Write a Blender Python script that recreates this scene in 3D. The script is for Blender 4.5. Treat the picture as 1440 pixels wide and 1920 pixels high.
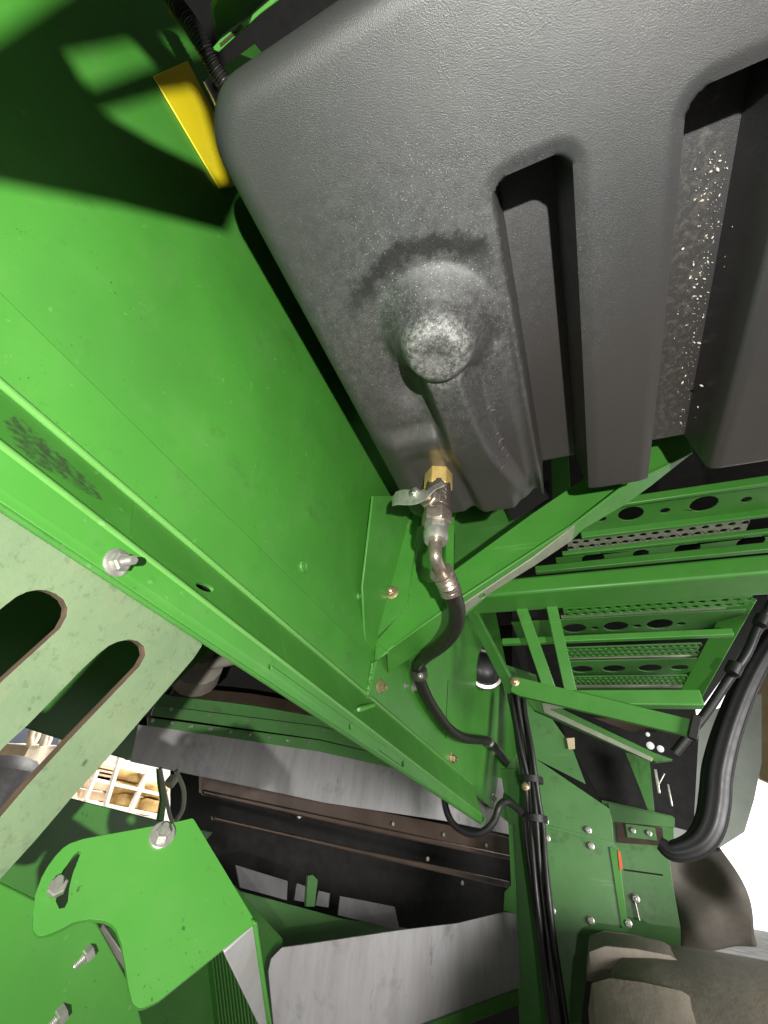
import bpy, bmesh, math, random
import numpy as np
from mathutils import Vector, Matrix
from mathutils.geometry import tessellate_polygon
random.seed(4); rng = np.random.default_rng(4)
scene = bpy.context.scene
for o in list(bpy.data.objects): bpy.data.objects.remove(o, do_unlink=True)
C = scene.collection

# ------------------------------------------------------------------ camera
# machine axes: X across the machine, Y along it (away from the viewer), Z up; the lens is the origin
F, CX, CY = 780., 720., 960.
R = np.array([[0.91992998, -0.15516891, -0.36007145],
              [0.37608087, 0.60889283, 0.6984359],
              [0.11086939, -0.7779281, 0.61849483]])
cam = bpy.data.cameras.new('camera'); camo = bpy.data.objects.new('camera', cam); C.objects.link(camo)
cam.sensor_fit = 'VERTICAL'; cam.sensor_height = 36; cam.sensor_width = 27; cam.lens = F / 1920 * 36
cam.clip_start = 0.01; cam.clip_end = 500
M = Matrix.Identity(4)
for i in range(3):
    M[i][0] = R[i, 0]; M[i][1] = -R[i, 1]; M[i][2] = -R[i, 2]
camo.matrix_world = M
scene.camera = camo

# ------------------------------------------------------------------ world, lamps, exposure
world = bpy.data.worlds.new('World'); scene.world = world; world.use_nodes = True
bg = world.node_tree.nodes['Background']; bg.inputs[0].default_value = (0.95, 0.97, 1.0, 1); bg.inputs[1].default_value = 0.075
def lamp(name, kind, loc, energy, color=(1, 1, 1), **kw):
    l = bpy.data.lights.new(name, kind); l.energy = energy; l.color = color
    o = bpy.data.objects.new(name, l); C.objects.link(o); o.location = loc
    tgt = kw.pop('target', None)
    for k, v in kw.items(): setattr(l, k, v)
    if tgt is not None:
        o.rotation_euler = (Vector(tgt) - Vector(loc)).to_track_quat('-Z', 'Y').to_euler()
    return o
LP = Vector((0.18, -0.27, -0.16))
lamp('work_lamp', 'SPOT', LP, 50, (1.0, 0.99, 0.92), shadow_soft_size=0.007, spot_size=math.radians(136), spot_blend=1.0, target=(-.13, .04, .40))
# daylight falling through the shed doors: on the yard to the left and on the floor to the right
lamp('door_daylight_left', 'AREA', (-3.4, 3.6, 3.2), 260, (1, 0.97, 0.92), shape='SQUARE', size=2.0, target=(-5.6, 5.2, -0.6))
lamp('door_daylight_right', 'AREA', (1.6, 0.2, -0.2), 6.5, (1, 0.98, 0.95), shape='SQUARE', size=0.8, spread=math.radians(60), target=(0.05, 1.6, 0.0))
lamp('yard_daylight', 'AREA', (3.2, 9.0, 4.5), 900, (1, 0.98, 0.95), shape='SQUARE', size=3.0, target=(2.2, 8.5, -1.15))
vs = scene.view_settings
vs.view_transform = 'Standard'; vs.look = 'None'; vs.gamma = 1; vs.use_curve_mapping = False; vs.exposure = 0.6
scene.cycles.max_bounces = 6; scene.cycles.diffuse_bounces = 3; scene.cycles.glossy_bounces = 3; scene.cycles.transparent_max_bounces = 6

# ------------------------------------------------------------------ geometry from the calibrated axes
def ray(px, py):
    return Vector(R @ np.array([px - CX, py - CY, F]))
class Plane:
    def __init__(s, p, n):
        s.p = Vector(p); s.n = Vector(n).normalized()
        if s.n.dot(-s.p) < 0: s.n = -s.n          # faces the viewer
    def at(s, px, py):
        d = ray(px, py); return d * (s.n.dot(s.p) / s.n.dot(d))
    def off(s, d): return Plane(s.p + s.n * d, s.n)
def PX(v): return Plane((v, 0, 0), (1, 0, 0))
def PY(v): return Plane((0, v, 0), (0, 1, 0))
def PZ(v): return Plane((0, 0, v), (0, 0, 1))
def dep(px, py, d):                                 # a point at axial distance d
    return Vector(R @ np.array([(px - CX) * d / F, (py - CY) * d / F, d]))
def P3(a, b, c):
    a, b, c = Vector(a), Vector(b), Vector(c); return Plane(a, (b - a).cross(c - a))
def VP(a, b):                                       # upright plane through two points
    a, b = Vector(a), Vector(b); return Plane(a, (b - a).cross(Vector((0, 0, 1))))

# ------------------------------------------------------------------ scene bookkeeping
def thing(name, label, cat, loc=(0, 0, 0), group=None):
    o = bpy.data.objects.new(name, None); C.objects.link(o); o.location = loc
    o.empty_display_size = 0.05
    o['label'] = label; o['category'] = cat
    if group: o['group'] = group
    return o
def tag(o, label, cat, group=None):
    o['label'] = label; o['category'] = cat
    if group: o['group'] = group
    return o
def wloc(o):
    v = Vector((0, 0, 0))
    while o: v += o.location; o = o.parent
    return v
def obj(name, verts, faces, mat, parent=None, smooth=False, bevel=0, seg=2, kind=None, angle=35, mats=None, midx=None):
    verts = [Vector(v) for v in verts]
    base = wloc(parent) if parent else Vector((0, 0, 0))
    cen = sum(verts, Vector()) / len(verts)
    me = bpy.data.meshes.new(name)
    me.from_pydata([v - cen for v in verts], [], faces)
    bm = bmesh.new(); bm.from_mesh(me)
    bmesh.ops.recalc_face_normals(bm, faces=bm.faces); bm.to_mesh(me); bm.free()
    o = bpy.data.objects.new(name, me); C.objects.link(o)
    o.location = cen - base
    if parent: o.parent = parent
    me.materials.append(MAT[mat])
    if mats:
        for m in mats: me.materials.append(MAT[m])
    if midx: me.polygons.foreach_set('material_index', midx)
    if smooth:
        me.shade_smooth()
        if smooth == 'auto': me.set_sharp_from_angle(angle=math.radians(angle))
    if bevel:
        md = o.modifiers.new('bevel', 'BEVEL'); md.width = bevel; md.segments = seg; md.limit_method = 'ANGLE'; md.angle_limit = math.radians(30)
        md.harden_normals = False
        me.shade_smooth(); me.set_sharp_from_angle(angle=math.radians(50))
    if kind: o['kind'] = kind
    return o
def arc(cx, cy, rx, ry, a0, a1, n):
    return [(cx + rx * math.cos(math.radians(a0 + (a1 - a0) * i / n)), cy + ry * math.sin(math.radians(a0 + (a1 - a0) * i / n))) for i in range(n + 1)]
def rnd(pts, n=4):
    """pixel polygon; entries (x, y, r) get a rounded corner of r"""
    out = []
    N = len(pts)
    for i, p in enumerate(pts):
        if len(p) == 2: out.append(p); continue
        a = Vector(pts[i - 1][:2]); b = Vector(p[:2]); c = Vector(pts[(i + 1) % N][:2]); r = p[2]
        u = (a - b); v = (c - b)
        ra = min(r, u.length * .49); rc = min(r, v.length * .49)
        s = b + u.normalized() * ra; e = b + v.normalized() * rc
        for k in range(n + 1):
            t = k / n; q = s * (1 - t) ** 2 + b * 2 * t * (1 - t) + e * t * t
            out.append((q.x, q.y))
    return out
def circ3(plane, px, py, r, n=14, sx=1.0, sy=1.0):
    c = plane.at(px, py); n_ = plane.n
    u = n_.cross(Vector((0, 0, 1)))
    if u.length < .1: u = Vector((1, 0, 0))
    u.normalize(); v = n_.cross(u)
    return [c + u * (r * sx * math.cos(2 * math.pi * k / n)) + v * (r * sy * math.sin(2 * math.pi * k / n)) for k in range(n)]
def solid(loops, n, t):
    """loops of points in one plane -> slab of thickness t behind it"""
    flat = [p for l in loops for p in l]; N = len(flat)
    u = n.orthogonal().normalized(); v = n.cross(u)
    tri = tessellate_polygon([[Vector((p.dot(u), p.dot(v), 0)) for p in l] for l in loops])
    verts = flat + [p - n * t for p in flat]
    faces = [tuple(f) for f in tri] + [tuple(N + i for i in reversed(f)) for f in tri]
    k = 0
    for l in loops:
        m = len(l)
        for i in range(m):
            j = (i + 1) % m
            faces.append((k + i, k + j, N + k + j, N + k + i))
        k += m
    return verts, faces
def plate(name, pts, plane, t, mat, parent=None, holes=(), bevel=0.0008, kind=None, seg=2, side=None):
    def conv(l): return [plane.at(*q) if not isinstance(q, Vector) else q for q in l]
    loops = [conv(rnd(pts) if not isinstance(pts[0], Vector) else pts)] + [conv(h) for h in holes]
    v, f = solid(loops, plane.n, t)
    if side:
        ns = sum(len(l) for l in loops)
        return obj(name, v, f, mat, parent, bevel=bevel, kind=kind, seg=seg, mats=[side], midx=[0] * (len(f) - ns) + [1] * ns)
    return obj(name, v, f, mat, parent, bevel=bevel, kind=kind, seg=seg)
def boxc(name, lo, hi, mat, parent=None, bevel=0.001, seg=2, kind=None):
    x0, y0, z0 = lo; x1, y1, z1 = hi
    v = [(x, y, z) for x in (x0, x1) for y in (y0, y1) for z in (z0, z1)]
    f = [(0, 1, 3, 2), (4, 6, 7, 5), (0, 4, 5, 1), (2, 3, 7, 6), (0, 2, 6, 4), (1, 5, 7, 3)]
    return obj(name, v, f, mat, parent, bevel=bevel, seg=seg, kind=kind)
def bar(name, a, b, w, t, mat, parent=None, up=(0, 0, 1), bevel=0.0015):
    a, b = Vector(a), Vector(b); d = (b - a).normalized(); up = Vector(up)
    s = d.cross(up).normalized(); u = s.cross(d)
    v = [p + s * (i * w / 2) + u * (j * t / 2) for p in (a, b) for i, j in ((-1, -1), (1, -1), (1, 1), (-1, 1))]
    f = [(0, 1, 2, 3), (7, 6, 5, 4)] + [(i, (i + 1) % 4, 4 + (i + 1) % 4, 4 + i) for i in range(4)]
    return obj(name, v, f, mat, parent, bevel=bevel)
def catmull(pts, n=10):
    P = [Vector(p) for p in pts]; P = [P[0] * 2 - P[1]] + P + [P[-1] * 2 - P[-2]]
    out = []
    for i in range(1, len(P) - 2):
        for k in range(n):
            t = k / n
            out.append(.5 * ((2 * P[i]) + (P[i + 1] - P[i - 1]) * t + (2 * P[i - 1] - 5 * P[i] + 4 * P[i + 1] - P[i + 2]) * t * t + (3 * P[i] - P[i - 1] - 3 * P[i + 1] + P[i + 2]) * t ** 3))
    out.append(P[-2]); return out
def tube_vf(path, rad, sides=14):
    path = [Vector(p) for p in path]; n = len(path)
    if not callable(rad):
        r0 = rad; rad = lambda t: r0
    verts, faces = [], []
    ref = None
    for i, p in enumerate(path):
        d = (path[min(i + 1, n - 1)] - path[max(i - 1, 0)]).normalized()
        if ref is None: ref = d.orthogonal().normalized()
        ref = (ref - d * ref.dot(d)).normalized(); b = d.cross(ref)
        r = rad(i / (n - 1))
        for k in range(sides):
            a = 2 * math.pi * k / sides
            verts.append(p + ref * (r * math.cos(a)) + b * (r * math.sin(a)))
    for i in range(n - 1):
        for k in range(sides):
            faces.append((i * sides + k, i * sides + (k + 1) % sides, (i + 1) * sides + (k + 1) % sides, (i + 1) * sides + k))
    faces.append(tuple(range(sides))); faces.append(tuple((n - 1) * sides + k for k in reversed(range(sides))))
    return verts, faces
def tube(name, pts, rad, mat, parent=None, n=10, sides=14, smooth_path=True):
    path = catmull(pts, n) if smooth_path else pts
    v, f = tube_vf(path, rad, sides)
    return obj(name, v, f, mat, parent, smooth='auto', angle=50)
def rings_vf(c, ax, prof, sides=24, rot=0.0, ref=None):
    """profile [(distance along axis, radius)] turned round an axis"""
    c = Vector(c); ax = Vector(ax).normalized()
    u = (Vector(ref) - ax * Vector(ref).dot(ax)).normalized() if ref is not None else ax.orthogonal().normalized()
    w = ax.cross(u); V, Fc = [], []
    for (h, r) in prof:
        for k in range(sides):
            a = rot + 2 * math.pi * k / sides
            V.append(c + ax * h + u * (r * math.cos(a)) + w * (r * math.sin(a)))
    for i in range(len(prof) - 1):
        for k in range(sides):
            Fc.append((i * sides + k, i * sides + (k + 1) % sides, (i + 1) * sides + (k + 1) % sides, (i + 1) * sides + k))
    Fc.append(tuple(range(sides))); Fc.append(tuple((len(prof) - 1) * sides + k for k in reversed(range(sides))))
    return V, Fc
def rings(name, c, ax, prof, mat, parent=None, sides=24, rot=0.0, bevel=0, ref=None, angle=35):
    v, f = rings_vf(c, ax, prof, sides, rot, ref)
    return obj(name, v, f, mat, parent, smooth='auto', bevel=bevel, angle=angle)
def merge(*vf):
    V, Fc = [], []
    for v, f in vf:
        k = len(V); V += list(v); Fc += [tuple(i + k for i in q) for q in f]
    return V, Fc
def bolt(parent, pos, n, s, mat='zinc', stud=1.0, washer=True, name='bolt', rot=None):
    """flange nut on a stud; s = across-corner radius of the hex"""
    pos = Vector(pos); n = Vector(n).normalized(); rot = random.random() * 3 if rot is None else rot
    parts = []
    h0 = 0
    if washer:
        parts.append(rings_vf(pos, n, [(-.0005, s * 1.45), (s * .10, s * 1.45), (s * .28, s * 1.12), (s * .3, s * .9)], 20)); h0 = s * .25
    parts.append(rings_vf(pos, n, [(h0, s), (h0 + s * .75, s), (h0 + s * .88, s * .82)], 6, rot))
    if stud:
        prof = []
        L = s * stud; m = 8
        for i in range(m):
            prof += [(h0 + s * .8 + L * i / m, s * .5), (h0 + s * .8 + L * (i + .5) / m, s * .44)]
        prof.append((h0 + s * .8 + L, s * .4))
        parts.append(rings_vf(pos, n, prof, 14))
    v, f = merge(*parts)
    return obj(name, v, f, mat, parent, smooth='auto', angle=30)

# ------------------------------------------------------------------ materials
MAT = {}
class NT:
    def __init__(s, name):
        m = bpy.data.materials.new(name); m.use_nodes = True; s.m = m; s.t = m.node_tree; s.N = s.t.nodes; s.L = s.t.links
        s.b = s.N['Principled BSDF']; s.tc = s.N.new('ShaderNodeTexCoord'); MAT[name] = m
    def add(s, typ, **kw):
        n = s.N.new(typ)
        for k, v in kw.items(): setattr(n, k, v)
        return n
    def lk(s, a, b): s.L.new(a, b)
    def noise(s, scale, detail=4, rough=.55, co='Object', stretch=None, dist=0, w=0.0):
        n = s.add('ShaderNodeTexNoise'); n.inputs['Scale'].default_value = scale; n.inputs['Detail'].default_value = detail; n.inputs['Roughness'].default_value = rough
        n.inputs['Distortion'].default_value = dist
        src = s.tc.outputs[co]
        mp = s.add('ShaderNodeMapping'); s.lk(src, mp.inputs[0]); mp.inputs['Location'].default_value = (w, w * 1.7, -w)
        if stretch: mp.inputs['Scale'].default_value = stretch
        s.lk(mp.outputs[0], n.inputs['Vector']); return n.outputs['Fac']
    def ramp(s, fac, stops):
        r = s.add('ShaderNodeValToRGB'); e = r.color_ramp.elements
        while len(e) < len(stops): e.new(.5)
        for i, (p, c) in enumerate(stops):
            e[i].position = p; e[i].color = (c, c, c, 1) if not isinstance(c, (tuple, list)) else (*c, 1)
        s.lk(fac, r.inputs[0]); return r.outputs[0]
    def mix(s, fac, a, b, blend='MIX'):
        n = s.add('ShaderNodeMix', data_type='RGBA', blend_type=blend)
        for i, v in ((0, fac), (6, a), (7, b)):
            if isinstance(v, (int, float)): n.inputs[i].default_value = v
            elif isinstance(v, (tuple, list)): n.inputs[i].default_value = (*v, 1)
            else: s.lk(v, n.inputs[i])
        return n.outputs[2]
    def math(s, op, a, b=0.0):
        n = s.add('ShaderNodeMath', operation=op)
        for i, v in ((0, a), (1, b)):
            if isinstance(v, (int, float)): n.inputs[i].default_value = v
            else: s.lk(v, n.inputs[i])
        return n.outputs[0]
    def setc(s, v):
        if isinstance(v, (tuple, list)): s.b.inputs['Base Color'].default_value = (*v, 1)
        else: s.lk(v, s.b.inputs['Base Color'])
    def setr(s, v):
        if isinstance(v, (int, float)): s.b.inputs['Roughness'].default_value = v
        else: s.lk(v, s.b.inputs['Roughness'])
    def bump(s, fac, strength, dist):
        n = s.add('ShaderNodeBump'); n.inputs['Strength'].default_value = strength; n.inputs['Distance'].default_value = dist
        s.lk(fac, n.inputs['Height']); s.lk(n.outputs[0], s.b.inputs['Normal']); return n
def paint(name, col, dirt=.35, rough=.38, speck=.6, dirtcol=(.02, .022, .012), scratch=.35):
    m = NT(name)
    a = m.noise(9, 2); b = m.noise(60, 3, .65)
    c1 = m.mix(m.ramp(a, [(.3, 0), (.75, 1)]), col, tuple(x * .82 for x in col))
    dust = m.ramp(m.noise(14, 4, .7, w=3), [(.5, 0), (.8, .13)])
    c1 = m.mix(dust, c1, (.22, .30, .15))
    dm = m.ramp(m.noise(16, 5, .75, w=7), [(.58, 0), (.72, dirt)])
    c2 = m.mix(dm, c1, dirtcol)
    sp = m.math('MULTIPLY', m.ramp(m.noise(420, 2, .5, w=1), [(.68, 0), (.72, speck)]), m.ramp(m.noise(22, 3, w=11), [(.5, 0), (.62, 1)]))
    c3 = m.mix(sp, c2, dirtcol)
    pale = tuple(min(1, x * 1.3 + .10) for x in col)
    chip = m.math('MULTIPLY', m.ramp(m.noise(260, 2, .6, w=5), [(.70, 0), (.73, scratch)]), m.ramp(m.noise(11, 3, .6, w=15), [(.56, 0), (.66, 1)]))
    c4 = m.mix(chip, c3, pale)
    mp = m.add('ShaderNodeMapping'); m.lk(m.tc.outputs['Object'], mp.inputs[0]); mp.inputs['Rotation'].default_value = (.5, .3, .9); mp.inputs['Scale'].default_value = (3, 60, 60)
    ns = m.add('ShaderNodeTexNoise'); ns.inputs['Scale'].default_value = 1.6; ns.inputs['Detail'].default_value = 3; m.lk(mp.outputs[0], ns.inputs['Vector'])
    c4 = m.mix(m.ramp(ns.outputs['Fac'], [(.70, 0), (.715, scratch * .7)]), c4, pale)
    film = m.ramp(m.noise(4.5, 5, .65, stretch=(1, 1, .45), w=25), [(.38, 0), (.72, .28)])
    c4 = m.mix(film, c4, tuple(x * .55 + .02 for x in col))
    m.setc(c4)
    m.setr(m.math('ADD', m.math('MULTIPLY', b, .22), rough - .1))
    m.bump(m.noise(330, 2, .6), .06, .0005)
    m.b.inputs['Coat Weight'].default_value = .05; m.b.inputs['Coat Roughness'].default_value = .25
    return m
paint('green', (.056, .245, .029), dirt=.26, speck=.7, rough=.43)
paint('green_glint', (.11, .31, .065), dirt=.25, speck=.5, rough=.3)  # lighter green for the rail bends: their highlight put into the colour
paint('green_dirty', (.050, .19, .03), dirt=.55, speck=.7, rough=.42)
paint('green_far_hazy', (.085, .225, .066), dirt=.5, speck=.5, rough=.32)  # paler green: haze over the far parts put into the colour
paint('yellow', (.80, .64, .008), dirt=.15, speck=.95, rough=.5, scratch=.1)
paint('orange', (.75, .13, .03), dirt=.1)
paint('cream', (.62, .50, .30), dirt=.2, rough=.7, dirtcol=(.2, .14, .08))
def simple(name, col, rough, metal=0, var=.25, nscale=30, bump=0, bscale=300, spec=.5):
    m = NT(name); a = m.noise(nscale, 6, .65)
    m.setc(m.mix(m.ramp(a, [(.3, 0), (.72, 1)]), col, tuple(x * (1 - var) for x in col)))
    m.setr(m.math('ADD', m.math('MULTIPLY', m.noise(nscale * 4, 4), .25), rough - .12)); m.b.inputs['Metallic'].default_value = metal
    m.b.inputs['Specular IOR Level'].default_value = spec
    if bump: m.bump(m.noise(bscale, 4), bump, .0008)
    return m
simple('zinc', (.55, .54, .49), .36, .75, .4, 120, .1)
simple('zinc_gold', (.56, .45, .26), .36, .75, .4, 120)
simple('nickel', (.44, .37, .31), .32, .8, .45, 160, .25, 500)
simple('dark_nickel', (.17, .14, .125), .38, .7, .4, 160, .3, 600)
simple('brass', (.80, .58, .20), .33, .65, .3, 200)
simple('steel', (.52, .50, .46), .38, 1, .35, 60)
simple('rubber', (.022, .021, .020), .42, 0, .4, 40, .35, 260)
simple('hose', (.020, .0165, .014), .38, 0, .6, 90, .8, 500)
simple('black_gloss', (.016, .016, .017), .45, 0, .3, 10)
simple('black', (.012, .012, .012), .5, 0, .3, 20)
simple('shade_black', (.006, .0055, .005), .8, 0, .5, 10, .4, 60)  # near-black for unlit hollows, their shade put into the colour; also seams, screen
simple('dark_sheet', (.20, .195, .20), .5, .2, .5, 14)
simple('brown_steel', (.075, .050, .036), .42, .4, .5, 12)
simple('glass_lens', (.75, .78, .80), .08, 0, .1, 10)
simple('bag', (.70, .62, .50), .85, 0, .2, 8, .4, 30)
simple('tarp_blue', (.035, .05, .09), .6, 0, .4, 4, .5, 10)
simple('board', (.56, .44, .25), .8, 0, .3, 6)
simple('crate_wood', (.66, .48, .33), .8, 0, .35, 5)
simple('sacking', (.62, .42, .16), .9, 0, .5, 14, .8, 30)
simple('post_white', (.78, .74, .68), .7, 0, .2, 6)
simple('flap', (.26, .235, .20), .8, 0, .4, 9, .4, 50)
simple('wire_white', (.6, .62, .5), .5, 0, .2, 20)
simple('concrete', (.42, .41, .39), .9, 0, .6, 2.2, .5, 40, .1)
# galvanised sheet with sooty streaks
m = NT('galvanised')
a = m.noise(7, 7, .7, dist=.5); b = m.noise(5, 6, .7, stretch=(5, 5, 1), w=2); s = m.noise(30, 5, .7, stretch=(1, 1, .25), w=9)
c = m.mix(m.ramp(b, [(.3, 0), (.7, 1)]), (.42, .415, .425), (.31, .295, .29))
c = m.mix(m.ramp(a, [(.56, 0), (.74, .6)]), c, (.07, .065, .065))
c = m.mix(m.ramp(s, [(.66, 0), (.72, .55)]), c, (.03, .03, .03))
m.setc(c); m.b.inputs['Metallic'].default_value = .35; m.setr(m.math('ADD', m.math('MULTIPLY', a, .3), .34))
# pale grey-green weathered plate
m = NT('pale_plate')
a = m.noise(13, 7, .7, dist=.4); f = m.noise(150, 5, .7); rr = m.noise(30, 6, .7, w=4)
c = m.mix(m.ramp(a, [(.32, 0), (.68, 1)]), (.175, .235, .13), (.125, .185, .10))
c = m.mix(m.ramp(rr, [(.55, 0), (.75, .3)]), c, (.20, .18, .10))
c = m.mix(m.ramp(f, [(.55, 0), (.72, .55)]), c, (.06, .08, .04))
c = m.mix(m.ramp(m.noise(60, 3, .6, w=12), [(.70, 0), (.76, .7)]), c, (.03, .035, .02))
m.setc(c); m.setr(.55); m.bump(m.noise(260, 5, .7), .3, .0008)
# brown sawn edge of that plate
simple('rust_edge', (.10, .065, .04), .8, 0, .5, 60)
# perforated strip / bare steel lip
simple('bare_lip', (.30, .33, .24), .5, .3, .3, 40)
# dusty tyre
m = NT('tyre')
a = m.noise(7, 7, .7, dist=.6); b = m.noise(45, 6, .7)
c = m.mix(m.ramp(a, [(.35, 0), (.65, 1)]), (.26, .22, .175), (.17, .15, .125))
c = m.mix(m.ramp(m.noise(5, 5, .7, w=6), [(.56, 0), (.68, .8)]), c, (.27, .19, .12))
c = m.mix(m.ramp(b, [(.6, 0), (.75, .4)]), c, (.33, .29, .24))
m.setc(c); m.setr(.85); m.bump(b, .4, .004)
# tank plastic
TANKC = Vector((0.13, 0.24, 0.42))
m = NT('tank_plastic')
geo = m.add('ShaderNodeNewGeometry')
def spot(pos, r0, r1):
    vm = m.add('ShaderNodeVectorMath', operation='DISTANCE'); m.lk(geo.outputs['Position'], vm.inputs[0]); vm.inputs[1].default_value = pos
    mr = m.add('ShaderNodeMapRange'); m.lk(vm.outputs['Value'], mr.inputs[0]); mr.inputs[1].default_value = r0; mr.inputs[2].default_value = r1; mr.inputs[3].default_value = 1; mr.inputs[4].default_value = 0
    return mr.outputs[0], vm.outputs['Value']
BOSS = Vector((-.076, .205, .42))
near, bd = spot((BOSS.x - .004, BOSS.y, .385), .02, .19)
n1 = m.noise(26, 7, .72, dist=.7); n2 = m.noise(900, 2, .5, w=2); n3 = m.noise(95, 8, .85, w=5)
base = m.mix(m.ramp(n1, [(.3, 0), (.7, 1)]), (.024, .0245, .0265), (.018, .0183, .0198))
sep0 = m.add('ShaderNodeSeparateXYZ'); m.lk(geo.outputs['Position'], sep0.inputs[0])
warm = m.noise(4, 3, .5, w=21)
base = m.mix(m.ramp(warm, [(.4, 0), (.65, .5)]), base, (.038, .033, .031))
wf = m.add('ShaderNodeMapRange'); m.lk(sep0.outputs[1], wf.inputs[0]); wf.inputs[1].default_value = .14; wf.inputs[2].default_value = .45; wf.inputs[3].default_value = 0; wf.inputs[4].default_value = .6
base = m.mix(wf.outputs[0], base, (.036, .029, .026))
# white abrasion dust round the boss
dm = m.math('MULTIPLY', near, m.ramp(n3, [(.42, 0), (.68, .6)]))
base = m.mix(dm, base, (.14, .14, .138))
sp = m.math('MULTIPLY', m.ramp(n2, [(.66, 0), (.72, .8)]), m.math('ADD', near, .07))
base = m.mix(sp, base, (.5, .5, .49))
capn, cd = spot((BOSS.x, BOSS.y + .005, .372), .018, .042)
capr = m.ramp(cd, [(.008, .25), (.021, .6), (.030, 1), (.036, .7), (.044, 0)])
base = m.mix(m.math('MULTIPLY', capr, m.ramp(m.noise(160, 9, .9, w=3), [(.46, 0), (.60, .85)])), base, (.34, .34, .33))
# greasy arc above the boss
arcd = m.math('ABSOLUTE', m.math('SUBTRACT', m.math('ADD', bd, m.math('MULTIPLY', m.noise(26, 6, .75, w=31), .05)), .112))
sep = m.add('ShaderNodeSeparateXYZ'); m.lk(geo.outputs['Position'], sep.inputs[0])
arcm = m.ramp(arcd, [(.004, .75), (.011, 0)])
up = m.add('ShaderNodeMapRange'); m.lk(sep.outputs[1], up.inputs[0]); up.inputs[1].default_value = BOSS.y - .035; up.inputs[2].default_value = BOSS.y - .06; up.inputs[3].default_value = 0; up.inputs[4].default_value = 1
base = m.mix(m.math('MULTIPLY', arcm, up.outputs[0]), base, (.012, .012, .012))
gr, gd = spot((-.185, .08, .425), .012, .055)
base = m.mix(m.math('MULTIPLY', gr, m.ramp(m.noise(60, 5, .7, w=13), [(.42, 0), (.58, .6)])), base, (.02, .02, .02))
ol, od = spot((-.125, .375, .43), .015, .06)
base = m.mix(m.math('MULTIPLY', ol, m.ramp(m.noise(50, 4, .6, w=17), [(.3, .3), (.6, .85)])), base, (.022, .019, .017))
zf = m.add('ShaderNodeMapRange'); m.lk(sep.outputs[2], zf.inputs[0]); zf.inputs[1].default_value = .478; zf.inputs[2].default_value = .486
xf = m.ramp(m.math('ABSOLUTE', m.math('SUBTRACT', sep.outputs[0], .168)), [(.006, 1), (.024, 0)])
gm = m.math('MULTIPLY', m.math('MULTIPLY', zf.outputs[0], xf), m.ramp(m.noise(150, 6, .75, w=51), [(.48, 0), (.70, .32)]))
base = m.mix(gm, base, (.22, .20, .17))
m.setc(base); m.setr(m.math('ADD', m.math('MULTIPLY', n1, .2), .36))
m.lk(m.math('SUBTRACT', .78, m.math('MULTIPLY', m.math('MULTIPLY', arcm, up.outputs[0]), .75)), m.b.inputs['Specular IOR Level'])
h = m.math('ADD', m.math('MULTIPLY', m.noise(1300, 2, .6, w=40), 1.0), m.math('MULTIPLY', m.math('MULTIPLY', near, n3), 2.6))
m.bump(h, .5, .0007)
simple('pale_haze_green', (.80, .88, .78), .6, 0, .3, 5)  # whitened green: bright haze at the right edge put into the colour
simple('crumb', (.62, .58, .48), .5, 0, .4, 200)

# ================================================================== SETTING
def structure(o): o['kind'] = 'structure'; return o
fl = structure(boxc('floor', (-60, -60, -1.25), (60, 60, -1.15), 'concrete', bevel=0))
m = NT('sky_light'); em = m.add('ShaderNodeEmission'); em.inputs[0].default_value = (1, 1, .97, 1); em.inputs[1].default_value = 1.6
m.lk(em.outputs[0], m.N['Material Output'].inputs[0])
sk = structure(obj('sky', [(-30, 30, -1.3), (40, 30, -1.3), (40, 30, 14), (-30, 30, 14)], [(0, 1, 2, 3)], 'sky_light'))
# PARTS-BELOW

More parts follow.
